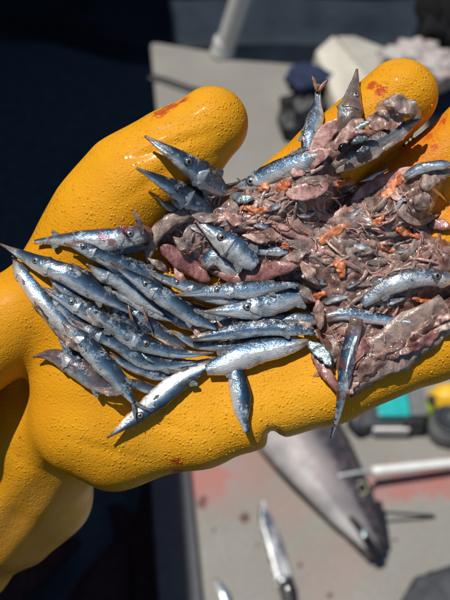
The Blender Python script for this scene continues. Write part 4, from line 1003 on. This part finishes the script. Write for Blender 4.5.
# shreds: many alike pieces strewn over the mass, told apart only by zone and tint
zones = [((215, 215), (48, 26), 'left part'), ((290, 200), (44, 28), 'upper middle'), ((310, 245), (48, 30), 'centre'), ((385, 215), (38, 30), 'upper right'), ((395, 265), (46, 28), 'right part'), ((365, 320), (40, 30), 'lower right'), ((240, 255), (50, 18), 'lower left')]
tints = [('flesh', 'pinkish'), ('flesh_violet', 'violet pink'), ('flesh_grey', 'grey'), ('flesh', 'pinkish'), ('flesh', 'pinkish')]
cnt = 0; rnd = random.Random(11)
for zi, (zc, zr, zn) in enumerate(zones):
    for k in range(42):
        for _try in range(30):
            x = rnd.gauss(zc[0], zr[0] * .55); y = rnd.gauss(zc[1], zr[1] * .55)
            if poly_dist([uv(x, y)], hpoly)[0] > 5: break
        else: continue
        big = k < 9
        L = rnd.uniform(40, 76) if big else rnd.uniform(20, 52); w_ = rnd.uniform(7, 13) if big else rnd.uniform(2.0, 5.8)
        a = .25 + .9 * math.sin(x * .021 + y * .017) + rnd.gauss(0, .55); cv = rnd.uniform(-1.5, 1.5)
        pts = []
        for q in (-.5, -.25, 0, .25, .5):
            aa = a + cv * q; pts.append((x + math.cos(aa) * L * q, y - math.sin(aa) * L * q + rnd.uniform(-1, 1)))
        mk, tn = tints[rnd.randrange(5)]
        if k % 5 in (1, 3): mk, tn = 'jelly', 'pale see through'
        hgt_ = rnd.uniform(3, 7)
        strip('flesh_shred', '%s torn shred of flesh in the %s of the heap' % (tn, zn), 'fish flesh', pts, w_, rnd.uniform(2.0, 4.2), M[mk], [hgt_ - 5, hgt_, hgt_ + rnd.uniform(0, 3), hgt_, hgt_ - 5], seed=50 + cnt, amp=.30, group='%s shreds in the %s of the heap' % (tn, zn),
              tw=.35, n=32 if big else 26, cup=rnd.uniform(-.3, .25), rip=rnd.uniform(.05, .2), prof=[(0, .08), (.12, .5), (.35, 1), (.65, .85), (.88, .4), (1, .06)]); cnt += 1
VV = []; FF = []; base = 0; rb = random.Random(5)
for (cx, cy, sx, sy, nb) in ((130, 175, 30, 26, 150), (190, 110, 26, 18, 70), (385, 90, 26, 20, 90), (425, 140, 16, 18, 60), (300, 400, 60, 22, 150), (400, 360, 40, 16, 110), (180, 440, 60, 22, 130), (300, 140, 30, 20, 40), (440, 215, 12, 14, 25)):
    X_ = np.array([rb.gauss(cx, sx) for _ in range(nb)]); Y_ = np.array([rb.gauss(cy, sy) for _ in range(nb)]); W_ = np.zeros(nb)
    for _ in range(4): k_ = 1 - W_ / 883; W_ = .5 * W_ + .5 * surf((X_ - 225) * k_, (300 - Y_) * k_)
    for i in range(nb):
        if W_[i] < -40: continue
        U, V = uv(X_[i], Y_[i], W_[i]); 
        if poly_dist([(U, V)], hpoly)[0] > -3: continue
        e_ = 2.0; w0, wx, wy = surf([U, U + e_, U], [V, V, V + e_]); nrm = np.array([-(wx - w0) / e_, -(wy - w0) / e_, 1.0]); nrm /= np.linalg.norm(nrm)
        if nrm[2] < .35: continue
        a_ = np.cross([0, 1, 0], nrm); a_ /= np.linalg.norm(a_); b2 = np.cross(nrm, a_); r_ = rb.uniform(.45, 1.0) * (1.5 if rb.random() < .12 else 1)
        V_, F_, _u = blob(np.array([U, V, w0]), np.array([a_, b2, nrm]), (r_ * rb.uniform(.85, 1.3), r_, r_ * .5), 8, 5)
        VV.append(V_); FF += [tuple(q + base for q in f) for f in F_]; base += len(V_)
wm = NT('water_beads'); wm.set(Base_Color=(.78, .40, .02, 1), Roughness=.12, Coat_Weight=1.0, Coat_Roughness=.03)
o = link('water_beads', to_world(np.vstack(VV)), FF, wm.m); tag(o, 'tiny beads of water standing on the yellow rubber glove', 'water drops', kind='stuff')
# fine tissue threads, nobody could count them
VV = []; FF = []; base = 0
for k in range(70):
    zc, zr, zn = zones[k % 7]; x = rnd.gauss(zc[0], zr[0] * .6); y = rnd.gauss(zc[1], zr[1] * .6)
    if poly_dist([uv(x, y)], hpoly)[0] < 2: continue
    a = rnd.uniform(0, 6.28); pts = []
    for q in range(6):
        U, V = uv(x, y, 0); pts.append(hpt(x, y, heap_top(U, V) + rnd.uniform(3.5, 8))); a += rnd.uniform(-.8, .8); x += math.cos(a) * 4; y += math.sin(a) * 4
    P = resample(pts, 12); r_ = rnd.uniform(.3, .6); V, F, _ = loft(P, [r_] * 12, [r_] * 12, (0, 0, 1), 6)
    VV.append(V); FF += [tuple(i + base for i in f) for f in F]; base += len(V)
o = link('tissue_threads', to_world(np.vstack(VV)), FF, M['flesh_violet']); o['seed'] = .9; tag(o, 'fine pale tissue threads tangled over the flesh', 'fish flesh', kind='stuff')

strip('flesh_shred', 'thin brown prong of the split snout standing up at the top, left one', 'fish flesh', [(317, 92), (315, 84), (312, 76)], 4.5, 3.5, M['brownfin'], 30, seed=401, amp=.1)
strip('flesh_shred', 'thin brown prong of the split snout standing up at the top, right one', 'fish flesh', [(318, 92), (323, 85), (328, 80)], 4.5, 3.5, M['brownfin'], 30, seed=402, amp=.1)
strip('flesh_shred', 'dark round hole of gut in the grey gutted fish', 'fish gut', [(339, 150), (343, 148), (347, 144)], 9, 6, M['pupil'], 30, seed=403, amp=.3)
strip('flesh_shred', 'long dark gut lying on the grey gutted fish', 'fish gut', [(356, 155), (362, 151), (370, 148)], 10, 7, M['darkgut'], 28, seed=404, amp=.2)
strip('flesh_shred', 'reddish rim of torn meat on the grey gutted fish', 'fish flesh', [(347, 140), (355, 134), (366, 132), (376, 133)], 6, 5, M['flesh_red'], 29, seed=405, amp=.3)
strip('flesh_shred', 'pale bluish gut bulge inside the grey gutted fish', 'fish gut', [(352, 143), (360, 139), (368, 138)], 8, 7, M['film'], 26, seed=406, amp=.2)
strip('flesh_shred', 'long pinkish grey flap covering the lower side of the grey gutted fish', 'fish flesh', [(336, 172), (356, 162), (384, 146), (412, 128)], 12, 4, M['jelly'], 24, seed=407, amp=.3, cup=.3)
strip('flesh_shred', 'pinkish meat flap between the brown fish head and the gutted fish', 'fish flesh', [(334, 150), (344, 138), (354, 126), (364, 120)], 15, 6, M['flesh'], 22, seed=408, amp=.3, cup=.3, rip=.2)
strip('flesh_shred', 'grey torn tatter hanging over the index fingertip flesh', 'fish flesh', [(384, 104), (396, 102), (410, 108), (420, 118)], 17, 5, M['flesh_grey'], 20, seed=409, amp=.4, cup=.3, rip=.4)
strip('flesh_shred', 'silver dark stripe of skin down the hanging blue fish', 'fish skin', [(361, 320), (356, 338), (349, 360), (345, 380)], 5, 3, M['film'], 30, heapy=False, seed=410, amp=.3)
SC = [((34, 300), (44, 312), 3.5, 'brownfin', 'brown beak scrap beside the silver bellied fish at the left'), ((120, 222), (126, 236), 4, 'flesh_red', 'upright red fin scrap above the reddish fish'),
 ((134, 212), (140, 232), 8, 'flesh_grey', 'grey red flap at the head end of the reddish fish'), ((128, 302), (138, 328), 3, 'brownfin', 'brown rib scrap in the yellow gap, left one'), ((142, 306), (150, 330), 3, 'brownfin', 'brown rib scrap in the yellow gap, right one'),
 ((214, 318), (226, 332), 3, 'brownfin', 'pale bone sliver below the plump blue fish'), ((192, 326), (206, 340), 6, 'flesh', 'pink scrap left of the speckled blue fish'), ((140, 352), (158, 364), 3, 'film', 'silver bone sliver above the bottom fish'),
 ((160, 340), (186, 352), 6, 'flesh_grey', 'grey membrane over the grey beaked fish'), ((88, 312), (104, 326), 8, 'flesh_grey', 'grey membrane among the fish left of centre'), ((62, 334), (78, 350), 9, 'flesh_grey', 'grey brown membrane above the brown nosed fish'),
 ((96, 388), (122, 392), 8, 'flesh_grey', 'grey torn belly beside the fish with the thin tail'), ((176, 270), (188, 284), 9, 'flesh_violet', 'violet scrap behind the long beaked fish'),
 ((192, 214), (216, 218), 12, 'flesh', 'pinkish flap under the beaked fish on the thumb'), ((150, 260), (166, 272), 9, 'flesh_grey', 'grey scrap at the foot of the curled strip'), ((176, 238), (192, 246), 14, 'flesh', 'pinkish lump inside the curl of the brown strip'),
 ((300, 262), (316, 282), 13, 'flesh', 'pinkish rag at the right end of the dark red strip'), ((296, 284), (314, 300), 10, 'flesh', 'pinkish rag over the tail of the plump blue fish'), ((300, 320), (316, 334), 12, 'flesh_grey', 'grey rag beside the iridescent scrap'),
 ((284, 258), (306, 250), 12, 'flesh', 'pinkish rag above the dark red strip'), ((246, 236), (270, 240), 12, 'flesh', 'pinkish rag right of the silver head'), ((226, 214), (246, 222), 12, 'flesh_violet', 'violet rag below the pale lower jaw')]
for k, (a, b_, w_, mk, lab) in enumerate(SC):
    ex = 1.35 if w_ > 5 else 1.0; ca = ((a[0] + b_[0]) / 2, (a[1] + b_[1]) / 2); a = (ca[0] + (a[0] - ca[0]) * ex, ca[1] + (a[1] - ca[1]) * ex); b_ = (ca[0] + (b_[0] - ca[0]) * ex, ca[1] + (b_[1] - ca[1]) * ex)
    mx = ((a[0] + b_[0]) / 2 + (k % 3 - 1) * 2, (a[1] + b_[1]) / 2 + (k % 2) * 2)
    strip('flesh_scrap', lab, 'fish scrap', [a, mx, b_], w_, max(1.4, w_ * .14), M['jelly' if mk in ('flesh_grey', 'flesh') and k % 2 else mk], [17, 22, 17] if a[0] < 230 and w_ < 12 and a[1] > 240 else [14, 17, 14], seed=500 + k, amp=.35, heapy=a[0] > 170 and a[1] < 300, cup=.5, rip=.35, tw=.4, n=30, prof=[(0, .04), (.2, .45), (.5, 1), (.75, .6), (1, .04)])
for k in range(14):
    f_ = k / 13; x = 352 + 96 * f_ + rnd.uniform(-5, 5); y = 385 - 62 * f_ + rnd.uniform(-12, 4); a = -.6 + rnd.gauss(0, .35); L = rnd.uniform(24, 44)
    strip('flesh_shred', 'reddish grey fold of meat lying along the lower right fillet', 'fish flesh', [(x - math.cos(a) * L / 2, y - math.sin(a) * L / 2), (x, y + rnd.uniform(-2, 2)), (x + math.cos(a) * L / 2, y + math.sin(a) * L / 2)], rnd.uniform(7, 15), rnd.uniform(3, 5),
          M[rnd.choice(['flesh_grey', 'flesh', 'flesh_red', 'flesh_deep'])], rnd.uniform(10, 13), seed=600 + k, heapy=False, amp=.4, cup=.3, rip=.3, tw=.5, group='folds of meat along the lower right fillet', prof=[(0, .08), (.2, .6), (.5, 1), (.8, .6), (1, .08)])
# one small silver fish dropped on the deck at the bottom
a = [deck(215, 578, .008), deck(219, 586, .01), deck(224, 596, .011), deck(231, 612, .009)]
V, F, UV = loft(resample(a, 30), np.interp(np.linspace(0, 1, 30), [0, .2, .5, .8, 1], [.0015, .007, .010, .008, .003]), np.interp(np.linspace(0, 1, 30), [0, .2, .5, .8, 1], [.001, .004, .006, .004, .002]), (0, 0, 1), 18)
t = root('bait_fish', tuple(a[1] * [1, 1, 0]), 'small silver bait fish dropped on the deck near the lower edge', 'fish')
o = link('body', V, F, M['fish'], t, uvs=UV); o['seed'] = 88.0; o['dark'] = -.2; o['brown'] = 0.0; o['blood'] = 0.0
V, F, UV = blob(a[1] + np.array([0, -.002, .005]), np.eye(3), (.002, .002, .001), 12, 6); link('eye', V, F, M['pupil'], t)
for o in bpy.data.objects:
    if '_loc' in o: del o['_loc']
